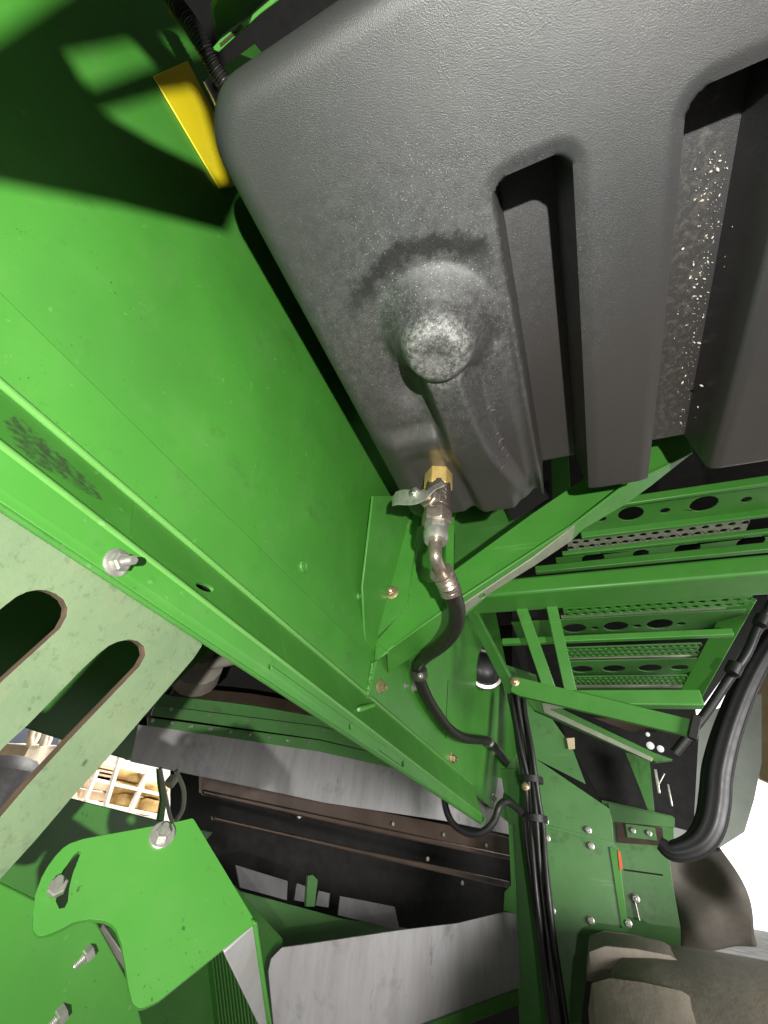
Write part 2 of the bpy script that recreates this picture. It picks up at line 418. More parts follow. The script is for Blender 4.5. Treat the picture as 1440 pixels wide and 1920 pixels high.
# ================================================================== FUEL TANK
XL, XR, YN, YF = -.209, .52, -.026, .503
def sst(a, b, v): t = np.clip((v - a) / (b - a), 0, 1); return t * t * (3 - 2 * t)
def boxm(x, y, x0, x1, y0, y1, w, r=.012):
    cx, cy, hx, hy = (x0 + x1) / 2, (y0 + y1) / 2, (x1 - x0) / 2 - r, (y1 - y0) / 2 - r
    qx, qy = np.abs(x - cx) - hx, np.abs(y - cy) - hy
    d = np.hypot(np.maximum(qx, 0), np.maximum(qy, 0)) + np.minimum(np.maximum(qx, qy), 0) - r
    return sst(w, -w, d), d
def tank_h(x, y):
    x = np.asarray(x, float); y = np.asarray(y, float)
    z = np.full(np.broadcast(x, y).shape, .42)
    # gentle bow of the blow-moulded floor
    z = z - .004 * np.sin((x + .2) * 4.0) * np.sin(y * 6.0)
    for (x0, x1) in ((.003, .0565), (.1365, .198), (.282, .345), (.43, .49)):
        mk, d = boxm(x, y, x0, x1, .108 + (.0 if x0 < .1 else -.002), .8, .0035, .011)
        z = z + .072 * mk
        z = z + .003 * sst(.016, .0, d) * (1 - mk)            # softened rim
    # long ridge lines beside the first groove
    z = z + .004 * sst(-.020, -.012, x) * sst(.006, -.004, x) * sst(.16, .26, y)
    z = z - .003 * sst(.004, -.001, x) * sst(-.009, -.004, x) * sst(.17, .26, y)
    # boss: dome and blunt cap
    dx, dy = x + .074, y - .207
    r = np.hypot(dx, dy * .96)
    dome = sst(.064, .020, r)
    # cap
    cap = sst(.041, .0275, r)
    bossz = .040 * dome + .011 * cap - .003 * cap * sst(.02, .0, r)
    # arm running from the boss to the far edge
    ax0 = -.078 + .000 * y
    wv = .024 + .012 * sst(.28, .5, y)
    arm = sst(wv + .011, wv - .010, np.abs(x - ax0 - .02 * sst(.36, .5, y))) * sst(.205, .225, y) * (.040 - .027 * sst(.23, .46, y))
    z = z - np.maximum(bossz, arm)
    # hollow left of the arm
    z = z + .011 * np.exp(-((x + .126) / .020) ** 2 - ((y - .262) / .035) ** 2)
    # shoulder and the pocket of the drain
    z = z - .011 * sst(-.10, -.12, x) * sst(.315, .345, y) * sst(-.20, -.17, x)
    mk, d = boxm(x, y, -.172, -.100, .365, .60, .012, .02)
    z = z + .006 * mk
    # chamfered step at the far edge, right of the arm
    z = z + .014 * sst(-.045, -.03, x) * sst(.0, -.008, x) * sst(.44, .50, y)
    # ring dimple at the right of the boss
    z = z + .006 * np.exp(-((x + .022) / .005) ** 2 - ((y - .232) / .012) ** 2)
    # crater marks
    z = z + .0012 * np.sin(x * 90 + 3 * np.sin(y * 40)) * np.exp(-((x + .14) / .04) ** 2 - ((y - .34) / .04) ** 2)
    return z
def fil(t, r): return r - np.sqrt(np.clip(r * r - (r - np.clip(t, 0, r)) ** 2, 0, None))
def stations(a, b, step, r, ends):
    """dense near the rounded ends"""
    e = [r * (1 - math.cos(math.pi / 2 * k / 9)) for k in range(10)]
    lo = [a + v for v in e] if ends[0] else [a]
    hi = [b - v for v in reversed(e)] if ends[1] else [b]
    n = int((hi[0] - lo[-1]) / step); mid = list(np.linspace(lo[-1], hi[0], n + 1))[1:-1]
    return np.array(lo + mid + hi)
xs = stations(XL, XR, .0022, .022, (1, 0)); ys = stations(YN, YF, .0022, .022, (1, 0))
ysf = YF - np.array([.008 * (1 - math.cos(math.pi / 2 * k / 5)) for k in range(5, -1, -1)])
ys = np.concatenate([ys[ys < YF - .009], ysf])
GX, GY = np.meshgrid(xs, ys, indexing='ij')
CR = .046
a = np.clip((XL + CR - GX) / CR, 0, 1); b = np.clip((YN + CR - GY) / CR, 0, 1)
rr = np.maximum(a, b); ang = np.where(rr > 0, np.where(a >= b, np.pi / 4 * b / np.maximum(a, 1e-9), np.pi / 2 - np.pi / 4 * a / np.maximum(b, 1e-9)), 0)
inc = (a > 0) & (b > 0)
NX = np.where(inc, XL + CR - rr * np.cos(ang) * CR, GX); NY = np.where(inc, YN + CR - rr * np.sin(ang) * CR, GY)
# distance to the outline, for the rounded edge
dl = np.where(inc, CR * (1 - rr), np.minimum(GX - XL, GY - YN))
GZ = tank_h(NX, NY) + fil(dl, .022) + fil(YF - GY, .008)
nx, ny = GX.shape
verts = [Vector((NX[i, j], NY[i, j], GZ[i, j])) for i in range(nx) for j in range(ny)]
faces = [(i * ny + j, (i + 1) * ny + j, (i + 1) * ny + j + 1, i * ny + j + 1) for i in range(nx - 1) for j in range(ny - 1)]
loop = [(i, 0) for i in range(nx - 1, 0, -1)] + [(0, j) for j in range(ny - 1)] + [(i, ny - 1) for i in range(nx)]
prev = [i * ny + j for i, j in loop]
for zt in (.03, .10, .20, .32):
    new = []
    for i, j in loop:
        new.append(len(verts)); verts.append(Vector((NX[i, j], NY[i, j], max(.42 + zt + .03, GZ[i, j] + .002))))
    for k in range(len(loop) - 1): faces.append((prev[k], prev[k + 1], new[k + 1], new[k]))
    prev = new
TK = thing('fuel_tank', 'large dark grey ribbed plastic tank with a rubbed round boss, hanging overhead', 'tank', (0.13, 0.24, 0.42))
body = obj('tank_body', verts, faces, 'tank_plastic', TK, smooth='auto', angle=60)
def on_tank(px, py, lift=0.0):
    d = ray(px, py); t = .42 / d.z
    for _ in range(40):
        zz = float(tank_h(d.x * t, d.y * t)) - lift; t = .5 * t + .5 * zz / d.z
    return d * t
# moulded marks
def zo(x, y): return (880 + x * .0937, 720 + y * .0937)
strokes = [[(250, 640), (300, 590), (380, 480), (520, 380)], [(440, 600), (450, 670), (520, 750), (580, 690), (600, 620)], [(430, 530), (520, 520)],
           [(350, 975), (440, 940)], [(370, 1190), (440, 1120), (560, 1000), (660, 900)], [(370, 970), (385, 1060), (440, 1120)],
           [(640, 1320), (600, 1290), (590, 1200), (630, 1110), (690, 1110), (690, 1240), (640, 1320)], [(465, 1460), (510, 1490), (545, 1450)],
           [(650, 1475), (720, 1465), (795, 1400)], [(575, 1780), (640, 1680), (760, 1550)]]
for st in strokes:
    tube('moulded_mark', [on_tank(*zo(*p), .0001) for p in st], .0008, 'tank_plastic', TK, n=5, sides=8)
# crumbs of grain and dust clinging to the second groove
cv = []
for i in range(300):
    py = random.uniform(285, 815); t = (py - 285) / 530
    cx_ = 1345 + (1285 - 1345) * t
    px = random.gauss(cx_, 17)
    p = on_tank(px, py, .0008); r = random.choice([.0003, .0003, .0003, .0004, .0004, .0005, .0006, .0008, .0012]) * random.uniform(.7, 1.3)
    if .142 < p.x < .193:
        ax = Vector((random.random() - .5, random.random() - .5, .3)).normalized()
        cv.append(rings_vf(p, ax, [(-r * 1.5, r * .2), (-r * .4, r * .8), (r * .4, r * .7), (r * 1.5, r * .2)], 6))
v, f = merge(*cv); obj('grain_crumbs', v, f, 'crumb', TK, kind='stuff')

# ================================================================== SIDE PANEL AND RAIL
XW = -.30
SP = thing('side_panel', 'big smooth bright green sheet-metal side panel left of the tank', 'panel', (XW, .1, .2))
def tz(y): return .1955 - .033 * (y - .04)           # the rail falls slightly towards its far end
def V(x, y, z): return Vector((x, y, z))
plate('sheet', [V(XW, -.55, tz(-.55)), V(XW, .622, tz(.622)), V(XW, .622, .72), V(XW, -.55, .72)], PX(XW), .003, 'green', SP, bevel=.0006)
plate('lower_strip', [V(XW + .0022, -.55, tz(-.55) + .001), V(XW + .0022, .618, tz(.618) + .001), V(XW + .0022, .618, .2305), V(XW + .0022, -.55, .258)], PX(XW + .0022), .002, 'green', SP, bevel=.0005)
for (px, py, s) in ((568, 1062, .0085), (672, 1118, .006)):
    c = PX(XW).at(px, py)
    v, f = merge(rings_vf(c, (1, 0, 0), [(0, s), (.0015, s), (.003, s * .85), (.003, s * .55), (.0012, s * .5)], 20), rings_vf(c, (1, 0, 0), [(.0008, s * .42), (.002, s * .42), (.0024, s * .3)], 6))
    obj('painted_bolt', v, f, 'green', SP, smooth='auto')
def line_y(o0, o1, t): return Vector(o0).lerp(Vector(o1), t)
RL = thing('support_rail', 'long green folded rail running under the green side panel', 'rail', (-.272, .1, .12))
YA, YB = -.35, 1.32
t0 = Vector((XW, YA, tz(YA))); t1 = Vector((XW, YB, tz(YB) - .004))
k0 = Vector((-.272, YA, .1685)); k1 = Vector((-.272, YB, .082))
b0 = Vector((-.272, YA, .1400)); b1 = Vector((-.272, 1.30, .066))
def tk(y): u = (y - YA) / (YB - YA); return t0.lerp(t1, u), k0.lerp(k1, u)
webp = P3(tk(.22)[0], tk(.30)[0], (tk(.22)[1] + tk(.30)[1]) / 2)
def oval(pl, px, py, rx, ry, a, n=16):
    out = []
    for k in range(n):
        t = 2 * math.pi * k / n; x, y = rx * math.cos(t), ry * math.sin(t)
        out.append(pl.at(px + x * math.cos(a) - y * math.sin(a), py + x * math.sin(a) + y * math.cos(a)))
    return out
plate('web', [tk(.15)[0], tk(.36)[0], tk(.36)[1], tk(.15)[1]], webp, .003, 'green', RL, holes=[oval(webp, 384, 1101, 18, 7, .35)], bevel=0)
wv_, wf_ = [], []
for seg_ in (np.linspace(YA, .1495, 8), np.linspace(.3605, YB, 14)):
    o_ = len(wv_)
    for y_ in seg_: wv_ += list(tk(y_))
    for i in range(len(seg_) - 1): wf_.append((o_ + 2 * i, o_ + 2 * i + 1, o_ + 2 * i + 3, o_ + 2 * i + 2))
wo = obj('web', wv_, wf_, 'green', RL); wo.modifiers.new('t', 'SOLIDIFY').thickness = .002
flp = PX(-.272)
tipf = [Vector((-.272, YB, .082)), Vector((-.272, 1.36, .076)), Vector((-.272, 1.30, .066))]
plate('flange', [k0] + tipf + [b0], flp, .003, 'green', RL, holes=[oval(flp, 507, 1251, 6, 3, 1.3), oval(flp, 657, 1362, 3, 6, .2), oval(flp, 756, 1432, 3, 6, .2)], bevel=.0006)
tube('bend', [t0 + Vector((.0018, 0, 0)), t1 + Vector((.0012, 0, 0))], .0030, 'green_glint', RL, smooth_path=False, sides=12)
tube('bend', [k0 + Vector((-.0022, 0, .0005)), k1 + Vector((-.0022, 0, .0005))], .0032, 'green_glint', RL, smooth_path=False, sides=12)
tube('lip', [b0 + Vector((-.003, 0, -.001)), b1 + Vector((-.003, 0, -.001))], .0024, 'green_dirty', RL, smooth_path=False, sides=10)
bolt(RL, flp.at(219, 1055), (1, 0, 0), .0066, 'zinc', 1.5)
plate('hole_shadow', oval(webp.off(-.01), 384, 1103, 26, 12, .32), webp.off(-.010), .001, 'shade_black', RL, bevel=0)
# scuffed patch of bare dark primer on the web
sc = [(4, 788), (30, 780), (80, 822), (128, 866), (178, 915), (190, 940), (160, 925), (110, 892), (70, 868), (30, 838)]
m = simple('scuff', (.07, .10, .055), .6, 0, .4, 90)
m.lk(m.ramp(m.noise(200, 6, .8, w=4, stretch=(1.4, .7, 1.4)), [(.47, 0), (.64, .8)]), m.b.inputs['Alpha'])
scp = P3(tk(.03)[0], tk(.13)[0], (tk(.03)[1] + tk(.13)[1]) / 2)
plate('scuff_mark', [(x + random.uniform(-2, 2), y + random.uniform(-2, 2)) for x, y in sc], scp.off(.0007), .0002, 'scuff', RL, bevel=0)

# ================================================================== SLOTTED GUARD PLATE
GP = thing('slotted_guard', 'weathered pale grey-green plate with long rounded slots below the rail', 'guard', (-.28, .15, 0))
gpl = PX(-.2775)
outer = [(-260, 760), (0, 925), (374, 1180), (383, 1196), (378, 1212), (362, 1236), (338, 1264), (218, 1404), (136, 1494), (70, 1572), (0, 1649), (-130, 1800), (-420, 1800), (-420, 760)]
slot1 = [(-300, 1420), (-40, 1172), (0, 1143), (31, 1119), (50, 1110), (70, 1106), (88, 1107), (104, 1113), (119, 1124), (127, 1140), (125, 1156), (113, 1178), (0, 1281), (-200, 1470)]
slot2 = [(-130, 1540), (0, 1408), (54, 1358), (156, 1253), (187, 1224), (204, 1211), (222, 1203), (242, 1199), (258, 1202), (270, 1212), (273, 1228), (262, 1249), (195, 1319), (128, 1389), (51, 1473), (0, 1533), (-110, 1660)]
plate('guard_plate', outer, gpl, .006, 'pale_plate', GP, holes=[slot1, slot2], bevel=.0005, side='rust_edge')

# ================================================================== LOWER LEFT BRACKET
def z5(x, y): return (x * .389, 1460 + y * .389)
b0_ = dep(270, 1690, .225)
BP = Plane(b0_, -b0_.normalized() * .6 + Vector((.3, 0, 0)) + Vector((.155, -.609, .778)) * .6)
DB = thing('deflector_bracket', 'curved green bracket plate with two bolts and a curved slot, lower left', 'bracket', tuple(BP.at(264, 1892)))
outl = [(362, 1534, 4), (480, 1730, 3), (296, 1878, 10), (264, 1892, 8), (249, 1882, 8), (241, 1849), (236, 1815), (228, 1770), (219, 1744), (210, 1733), (196, 1726), (171, 1723), (150, 1726), (136, 1730), (118, 1740), (101, 1748), (84, 1754), (70, 1754, 5), (62, 1744, 5), (62, 1713), (66, 1678), (78, 1645), (90, 1624), (104, 1605), (118, 1590), (132, 1581), (156, 1573), (331, 1541)]
slot = [z5(*p) for p in [(268, 590), (285, 626), (312, 622), (328, 590), (335, 520), (350, 460), (392, 352), (380, 346), (350, 375), (318, 425), (290, 500)]]
plate('bracket_plate', outl, BP, .004, 'green', DB, holes=[slot], bevel=.0012)
for (x, y, st) in ((304, 1566, 1.5), (107, 1668, 1.6)):
    c = BP.at(x, y)
    if x > 200: rings('washer', c, BP.n, [(0, .0072), (.0012, .0072), (.0016, .0067)], 'zinc', DB, 28)
    bolt(DB, c + BP.n * .0015, BP.n, .0044, 'zinc', st, False)
fp = P3(BP.at(480, 1731), BP.at(424, 1786), dep(500, 1925, .26))
plate('folded_flange', [(420, 1786), (481, 1731), (509, 1935), (492, 1935)], fp.off(-.001), .003, 'galvanised', DB)
plate('flange_edge', [(477, 1733), (484, 1729), (513, 1935), (506, 1935)], fp.off(.0015), .004, 'green', DB, bevel=.001)
CV = thing('round_cover', 'bright green rounded cover plate with two small bolts in the bottom left corner', 'cover', tuple(PX(-.284).at(120, 1900)))
plate('cover_plate', [(-90, 1790), (-40, 1700), (0, 1653), (64, 1684), (183, 1728), (198, 1755), (212, 1780), (237, 1829), (257, 1872), (270, 1925), (276, 2000), (-90, 2000)], PX(-.284), .004, 'green', CV, bevel=.0012)
for (x, y) in ((171, 1782), (121, 1895)):
    bolt(CV, PX(-.284).at(x, y), Vector((-.06, -.40, -.36)), .0046, 'zinc', 1.3, False)
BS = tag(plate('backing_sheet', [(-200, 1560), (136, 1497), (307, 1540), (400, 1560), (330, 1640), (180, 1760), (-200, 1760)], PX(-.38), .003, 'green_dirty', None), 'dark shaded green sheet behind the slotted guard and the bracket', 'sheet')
# brown strut glimpsed behind the bracket cut-out
tag(bar('strut', PX(-.29).at(180, 1735), PX(-.29).at(245, 1830), .006, .006, 'steel'), 'thin steel strut seen through the bracket cut-out', 'strut')

# ================================================================== INNER SHEETS AND GRAIN HOUSING
HS = thing('upper_inner_sheet', 'dark green inner sheet seen through the slots of the pale guard', 'sheet', tuple(PX(-.46).at(150, 1300)))
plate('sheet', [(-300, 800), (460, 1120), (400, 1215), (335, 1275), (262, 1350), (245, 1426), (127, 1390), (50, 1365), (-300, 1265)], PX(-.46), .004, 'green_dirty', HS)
tube('seam', [PX(-.458).at(40, 1260), PX(-.458).at(115, 1165)], .0012, 'shade_black', HS, smooth_path=False, sides=6)
g0 = VP(dep(245, 1400, .80), dep(900, 1530, 1.34))
HB = thing('housing_sill', 'grey galvanised sheet sill with rows of green riveted strips above it', 'sill', tuple(g0.at(500, 1500)))
plate('galvanised_sheet', [(245, 1357), (400, 1374), (608, 1394), (760, 1420), (990, 1470), (990, 1572), (833, 1539), (608, 1505), (400, 1461), (300, 1440), (245, 1428)], g0, .004, 'galvanised', HB)
gs = g0.off(.006)
rs_ = plate('riveted_strip', [(277, 1345), (600, 1388), (760, 1425), (760, 1445), (600, 1409), (277, 1360)], gs, .005, 'green_far_hazy', HB)
us_ = plate('upper_strip', [(290, 1322), (600, 1362), (760, 1400), (760, 1424), (600, 1386), (284, 1341)], g0.off(.011), .005, 'green_far_hazy', HB)
plate('top_strip', [(300, 1300), (600, 1340), (760, 1370), (760, 1398), (600, 1361), (292, 1321)], g0.off(.003), .005, 'green_far_hazy', HB)
plate('dark_bar', [(330, 1287), (470, 1300), (600, 1322), (700, 1340), (700, 1362), (600, 1343), (470, 1320), (322, 1303)], g0.off(.02), .02, 'brown_steel', HB)
for i in range(9):
    x = 285 + i * 36.5; bolt(rs_, gs.at(x, 1351 + (x - 285) * .145), g0.n, .0042, 'zinc', 0, False, 'rivet')
for i in range(5):
    x = 320 + i * 72; bolt(us_, g0.off(.011).at(x, 1330 + (x - 320) * .135), g0.n, .0036, 'zinc', 0, False, 'rivet')
# pipe stub and casting behind the rail
PS = thing('pipe_fitting', 'grey pipe elbow and casting half hidden under the rail', 'pipe', tuple(dep(400, 1260, .75)))
tube('pipe', [dep(372, 1248, .78), dep(400, 1244, .78), dep(450, 1232, .8), dep(500, 1215, .82)], .011, 'flap', PS)
rings('casting', dep(370, 1255, .8), (.6, -.6, .3), [(-.04, .03), (-.02, .045), (.02, .045), (.035, .03), (.05, .02)], 'flap', PS, 16)
tube('cable', [dep(165, 1240, .6), dep(175, 1275, .6), dep(205, 1300, .6), dep(250, 1330, .6)], .005, 'rubber', PS)
# dark cavity: near-black sheets stand in for its shade
tag(plate('gap_shade_sheet', [(225, 1120), (520, 1120), (520, 1440), (236, 1425), (238, 1372)], VP(dep(245, 1400, .95), dep(900, 1400, 1.5)), .01, 'shade_black', None, bevel=0), 'black filler sheet for the shaded gap between the slotted guard and the riveted strips', 'gap')
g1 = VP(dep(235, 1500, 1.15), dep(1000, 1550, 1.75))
plate_ = tag(plate('cavity_bulkhead', [(320, 1180), (1010, 1180), (1010, 2000), (320, 2000)], g1, .01, 'shade_black', None, bevel=0), 'black unlit back of the cavity under the sill', 'panel')
CB = thing('cavity_rails', 'brown steel rails running into the dark cavity below the sill', 'rail', tuple(dep(800, 1570, 1.3)))
r1 = VP(dep(560, 1500, 1.02), dep(960, 1580, 1.32))
plate('upper_rail', [(380, 1452), (650, 1509), (960, 1571), (960, 1612), (640, 1542), (380, 1486)], r1, .03, 'brown_steel', CB)
plate('rail_edge', [(380, 1480), (650, 1538), (960, 1604), (960, 1614), (640, 1548), (380, 1490)], r1.off(.012), .014, 'brown_steel', CB, bevel=.003)
plate('lower_rail', [(400, 1530), (658, 1588), (956, 1652), (956, 1666), (650, 1596), (400, 1538)], r1.off(-.04), .02, 'brown_steel', CB, bevel=.003)
for (x, y) in ((735, 1545), (830, 1565), (910, 1585), (800, 1610), (865, 1655), (560, 1530)):
    bolt(CB, r1.off(.002).at(x, y), r1.n, .006, 'steel', 0, False)
g2 = VP(dep(430, 1650, .95), dep(700, 1700, 1.15))
LB = thing('slatted_grille', 'small pale grey slats with dark gaps deep in the cavity', 'slat', tuple(g2.at(550, 1680)))
plate('slat', [(442, 1622), (540, 1652), (538, 1688), (450, 1664)], g2, .004, 'dark_sheet', LB)
plate('slat', [(557, 1656), (576, 1662), (573, 1692), (552, 1688)], g2, .004, 'dark_sheet', LB)
plate('slat', [(598, 1670), (619, 1675), (616, 1702), (592, 1698)], g2, .004, 'dark_sheet', LB)
plate('slat', [(638, 1680), (740, 1700), (750, 1745), (634, 1716)], g2, .004, 'dark_sheet', LB)
plate('divider', [(578, 1642), (586, 1640), (596, 1650), (590, 1700), (574, 1700)], g2.off(.01), .01, 'green_far_hazy', LB)
plate('lower_board', [(440, 1668), (640, 1722), (770, 1742), (640, 1800), (500, 1800), (440, 1780)], g2.off(-.01), .01, 'green_far_hazy', LB)
g3 = VP(dep(505, 1850, .78), dep(970, 1790, 1.08))
LS = thing('chute_sheet', 'broad scratched galvanised chute sheet with a cut corner, bottom centre', 'sheet', tuple(g3.at(700, 1900)))
plate('sheet', [(503, 1822), (508, 1798), (529, 1776), (567, 1771), (750, 1744), (858, 1731), (946, 1710), (972, 1714), (976, 1852), (800, 1920), (760, 2000), (520, 2000)], g3, .004, 'galvanised', LS)
plate('edge_angle', [(740, 1945), (971, 1857), (975, 1884), (800, 1950)], g3.off(.012), .010, 'green_dirty', LS)
# finned dark green side of the chute
FN = thing('finned_housing', 'dark green housing with fine fins behind the bracket, bottom left', 'housing', tuple(dep(420, 1880, .72)))
g4 = VP(dep(250, 1850, .60), dep(520, 1850, .82))
plate('back', [(150, 1760), (300, 1700), (440, 1660), (530, 1760), (530, 2000), (150, 2000)], g4, .01, 'green_dirty', FN)
for i in range(16):
    x = 392 + i * 6.2
    plate('fin', [(x, 1752 + i * .5), (x + 2.5, 1752), (x + 26, 1960), (x + 23.5, 1960)], g4.off(.012), .012, 'green_dirty', FN, bevel=0)

# ================================================================== FAR GUSSET WALL
gw = Plane((XW, .62, .19), Vector((1, 0, -.16)))
GW = thing('gusset_wall', 'darker green upright wall beyond the rail, carrying the hose clamps', 'wall', (XW, 1.1, .2))
w0 = [Vector((XW - .012 + .16 * (z - .19) + .003, y, z)) for y, z in ((.624, .195), (1.62, .12), (1.66, .40), (1.5, .66), (1.3, .75), (.624, .75))]
gwp = Plane(w0[0], gw.n)
plate('wall_sheet', [gwp.at(690, 1300), gwp.at(905, 1502), gwp.at(962, 1546), gwp.at(985, 1420), gwp.at(985, 1340), gwp.at(950, 1250), gwp.at(930, 1150), gwp.at(850, 930), gwp.at(700, 930), gwp.at(680, 1100)], gwp, .004, 'green', GW)
for (x, y, s, mt) in ((712, 1287, .0085, 'zinc_gold'), (846, 1421, .010, 'zinc_gold'), (776, 1288, .007, 'zinc'), (925, 1408, .010, 'zinc'), (923, 1496, .010, 'zinc'), (760, 1285, .004, 'zinc')):
    bolt(GW, gwp.at(x, y), gwp.n, s, mt, .5)
tube('seam', [gwp.off(.0005).at(840, 1275), gwp.off(.0005).at(835, 1385)], .0009, 'shade_black', GW, smooth_path=False, sides=6)
GR = thing('cable_grommet', 'round black grommet with a ragged silver rim on the far green wall', 'grommet', tuple(gwp.at(903, 1250)))
c = gwp.off(.01).at(906, 1252)
rings('rim', c, (.55, -.83, 0), [(-.02, .062), (.0, .066), (.006, .064), (.008, .055), (.004, .05)], 'steel', GR, 22)
rings('plug', c, (.55, -.83, 0), [(-.01, .05), (.006, .05), (.022, .038), (.03, .02)], 'black_gloss', GR, 18)

# ================================================================== MOUNTING BRACKET AND ARM
YBR = .62
bp = PY(YBR)
AR = thing('mounting_beam', 'green angle-section arm rising diagonally from the panel to behind the tank', 'arm', tuple(bp.at(700, 1238)))
slo = [(783, 990), (780, 1040), (779, 1068), (783, 1080), (792, 1088), (806, 1092), (820, 1090), (832, 1082), (836, 1060), (836, 985), (812, 972)]
plate('arm_web', [(702, 1238), (704, 1202), (762, 1138), (786, 945), (852, 945), (850, 1070), (1000, 961), (1105, 890), (1210, 815), (1290, 815), (1299, 848), (1169, 912), (1075, 984), (866, 1120), (725, 1222)], bp, .004, 'green', AR, holes=[slo], bevel=.0012)
fl0, fl1 = bp.at(725, 1222), bp.at(1299, 848)
up_ = Plane(fl0, (fl1 - fl0).cross(Vector((0, 1, 0))))
und = [(726, 1222), (866, 1121), (1075, 985), (1169, 913), (1299, 849), (1221, 911), (1173, 946), (1093, 993), (1076, 1010), (920, 1112), (841, 1185), (774, 1231), (728, 1262)]
plate('arm_flange', und, up_.off(-.0003), .004, 'green', AR, bevel=.0008)
lipp = up_.off(.003)
plate('bare_lip', [(868, 1134), (1000, 1046), (1079, 985), (1073, 1013), (1000, 1062), (920, 1112), (872, 1150)], lipp, .003, 'bare_lip', AR, holes=[oval(lipp, 904, 1118, 7, 4.5, -.5, 12)], bevel=.0006)
plate('end_gusset', [(704, 1215), (712, 1210), (727, 1222), (706, 1237)], bp.off(.004), .003, 'green', AR)
BK = thing('mounting_bracket', 'upright green bracket plate with two gold bolts beside the valve', 'bracket', tuple(bp.at(690, 1300)))
kp = bp.off(.006)
plate('bracket_plate', [(733, 966, 3), (786, 955, 3), (784, 976), (771, 1074), (762, 1138, 3), (708, 1190), (696, 1200), (690, 1196), (712, 1085), (731, 985)], kp, .005, 'green', BK, bevel=.001)
for (x, y) in ((756, 983), (735, 1111)):
    bolt(BK, kp.at(x, y), (0.0, -1, -.02), .0085, 'zinc_gold', .7)
for i in range(7):
    y = 985 + i * 33; x = 729 - i * 6.2
    plate('weld_tab', [(x - 4, y), (x + 4, y - 2), (x + 1, y + 17), (x - 7, y + 18)], kp.off(.002), .008, 'green', BK, bevel=.001)
plate('corner_angle', [(690, 1248), (701, 1240), (707, 1238), (690, 1309), (682, 1309)], bp.off(.012), .010, 'green', BK, bevel=.0015)
def weld(parent, a, b, r=.0028, mat='green'):
    a, b = Vector(a), Vector(b); n = 40
    tube('weld_bead', [a.lerp(b, i / n) + Vector((random.uniform(-1, 1), random.uniform(-1, 1), random.uniform(-1, 1))) * .0005 for i in range(n + 1)], lambda t: r * (1 + .22 * math.sin(t * 150) + .1 * math.sin(t * 37)), mat, parent, n=3, sides=8)
weld(BK, kp.at(690, 1198), kp.at(730, 985)); weld(BK, bp.off(.013).at(699, 1243), bp.off(.013).at(688, 1306)); weld(AR, bp.off(.001).at(712, 1231), bp.off(.001).at(727, 1222)); weld(AR, bp.off(.001).at(764, 1139), bp.off(.001).at(785, 962), .0018)
weld(RL, webp.off(.001).at(700, 1322), webp.off(.001).at(672, 1330), .003)
# dark green structure behind the arm and the tank end
RB = thing('rear_bulkhead', 'shaded green bulkhead behind the tank end and diagonal arm', 'bulkhead', (-.05, .86, .4))
yb = PY(.86)
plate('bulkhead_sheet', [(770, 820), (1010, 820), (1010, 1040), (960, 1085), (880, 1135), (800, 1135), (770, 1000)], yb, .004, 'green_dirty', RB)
plate('stiffener', [(1032, 830), (1064, 830), (1070, 930), (1036, 945)], PY(.82), .02, 'green_dirty', RB)
tube('slit', [yb.off(.001).at(852, 1000), yb.off(.001).at(850, 1068)], .002, 'shade_black', RB, smooth_path=False, sides=6)
plate('dark_recess', [(940, 930), (1030, 900), (1030, 940), (960, 975)], PY(.8), .004, 'shade_black', RB)

# ================================================================== DRAIN VALVE
VX, VY = -.133, .409
def zrow(py):                                       # height of a pixel row on the valve axis
    lo, hi = -.5, .8
    for _ in range(50):
        mid = (lo + hi) / 2; c = R.T @ np.array([VX, VY, mid])
        if CY + F * c[1] / c[2] > py: lo = mid
        else: hi = mid
    return lo
Z = zrow
up = (0, 0, 1)
VA = thing('drain_valve', 'small metal ball valve with brass nut and lever screwed into the tank floor', 'valve', (VX, VY, Z(1012)))
def stack(name, rows, mat, sides=28, rot=0, bevel=0, ref=(1, 0, 0)):
    return rings(name, (VX, VY, 0), up, [(Z(py), r) for py, r in rows], mat, VA, sides, rot, bevel, ref)
stack('inlet_neck', [(865, .012), (890, .012)], 'brass', 20)
stack('brass_nut', [(882, .0180), (884, .0198), (916, .0198), (919, .018)], 'brass', 6, .35, .0008)
stack('valve_body', [(912, .0175), (918, .0178), (940, .0178), (958, .0172), (964, .0165)], 'dark_nickel', 30)
stack('body_hex', [(960, .018), (963, .0200), (980, .0200), (984, .0182)], 'nickel', 6, .1, .0008)
stack('outlet_nut', [(980, .0150), (982, .0156), (998, .0156), (1001, .0148)], 'zinc', 6, .5, .0006)
stack('outlet_collar', [(997, .0158), (1000, .0162), (1010, .0158), (1016, .0140), (1016, .011)], 'zinc', 26)
sdir = Vector((-.42, -.90, .0)).normalized()
vc = Vector((VX, VY, Z(946)))
rings('stem_boss', vc, sdir, [(.004, .0155), (.018, .0145), (.020, .0125)], 'nickel', VA, 8, .3, .0006)
rings('stem', vc, sdir, [(.018, .0065), (.030, .0065)], 'zinc_gold', VA, 16)
hp = Plane(vc + sdir * .030, sdir)
def hpt(px, py, o=0): return hp.at(px, py) + sdir * o
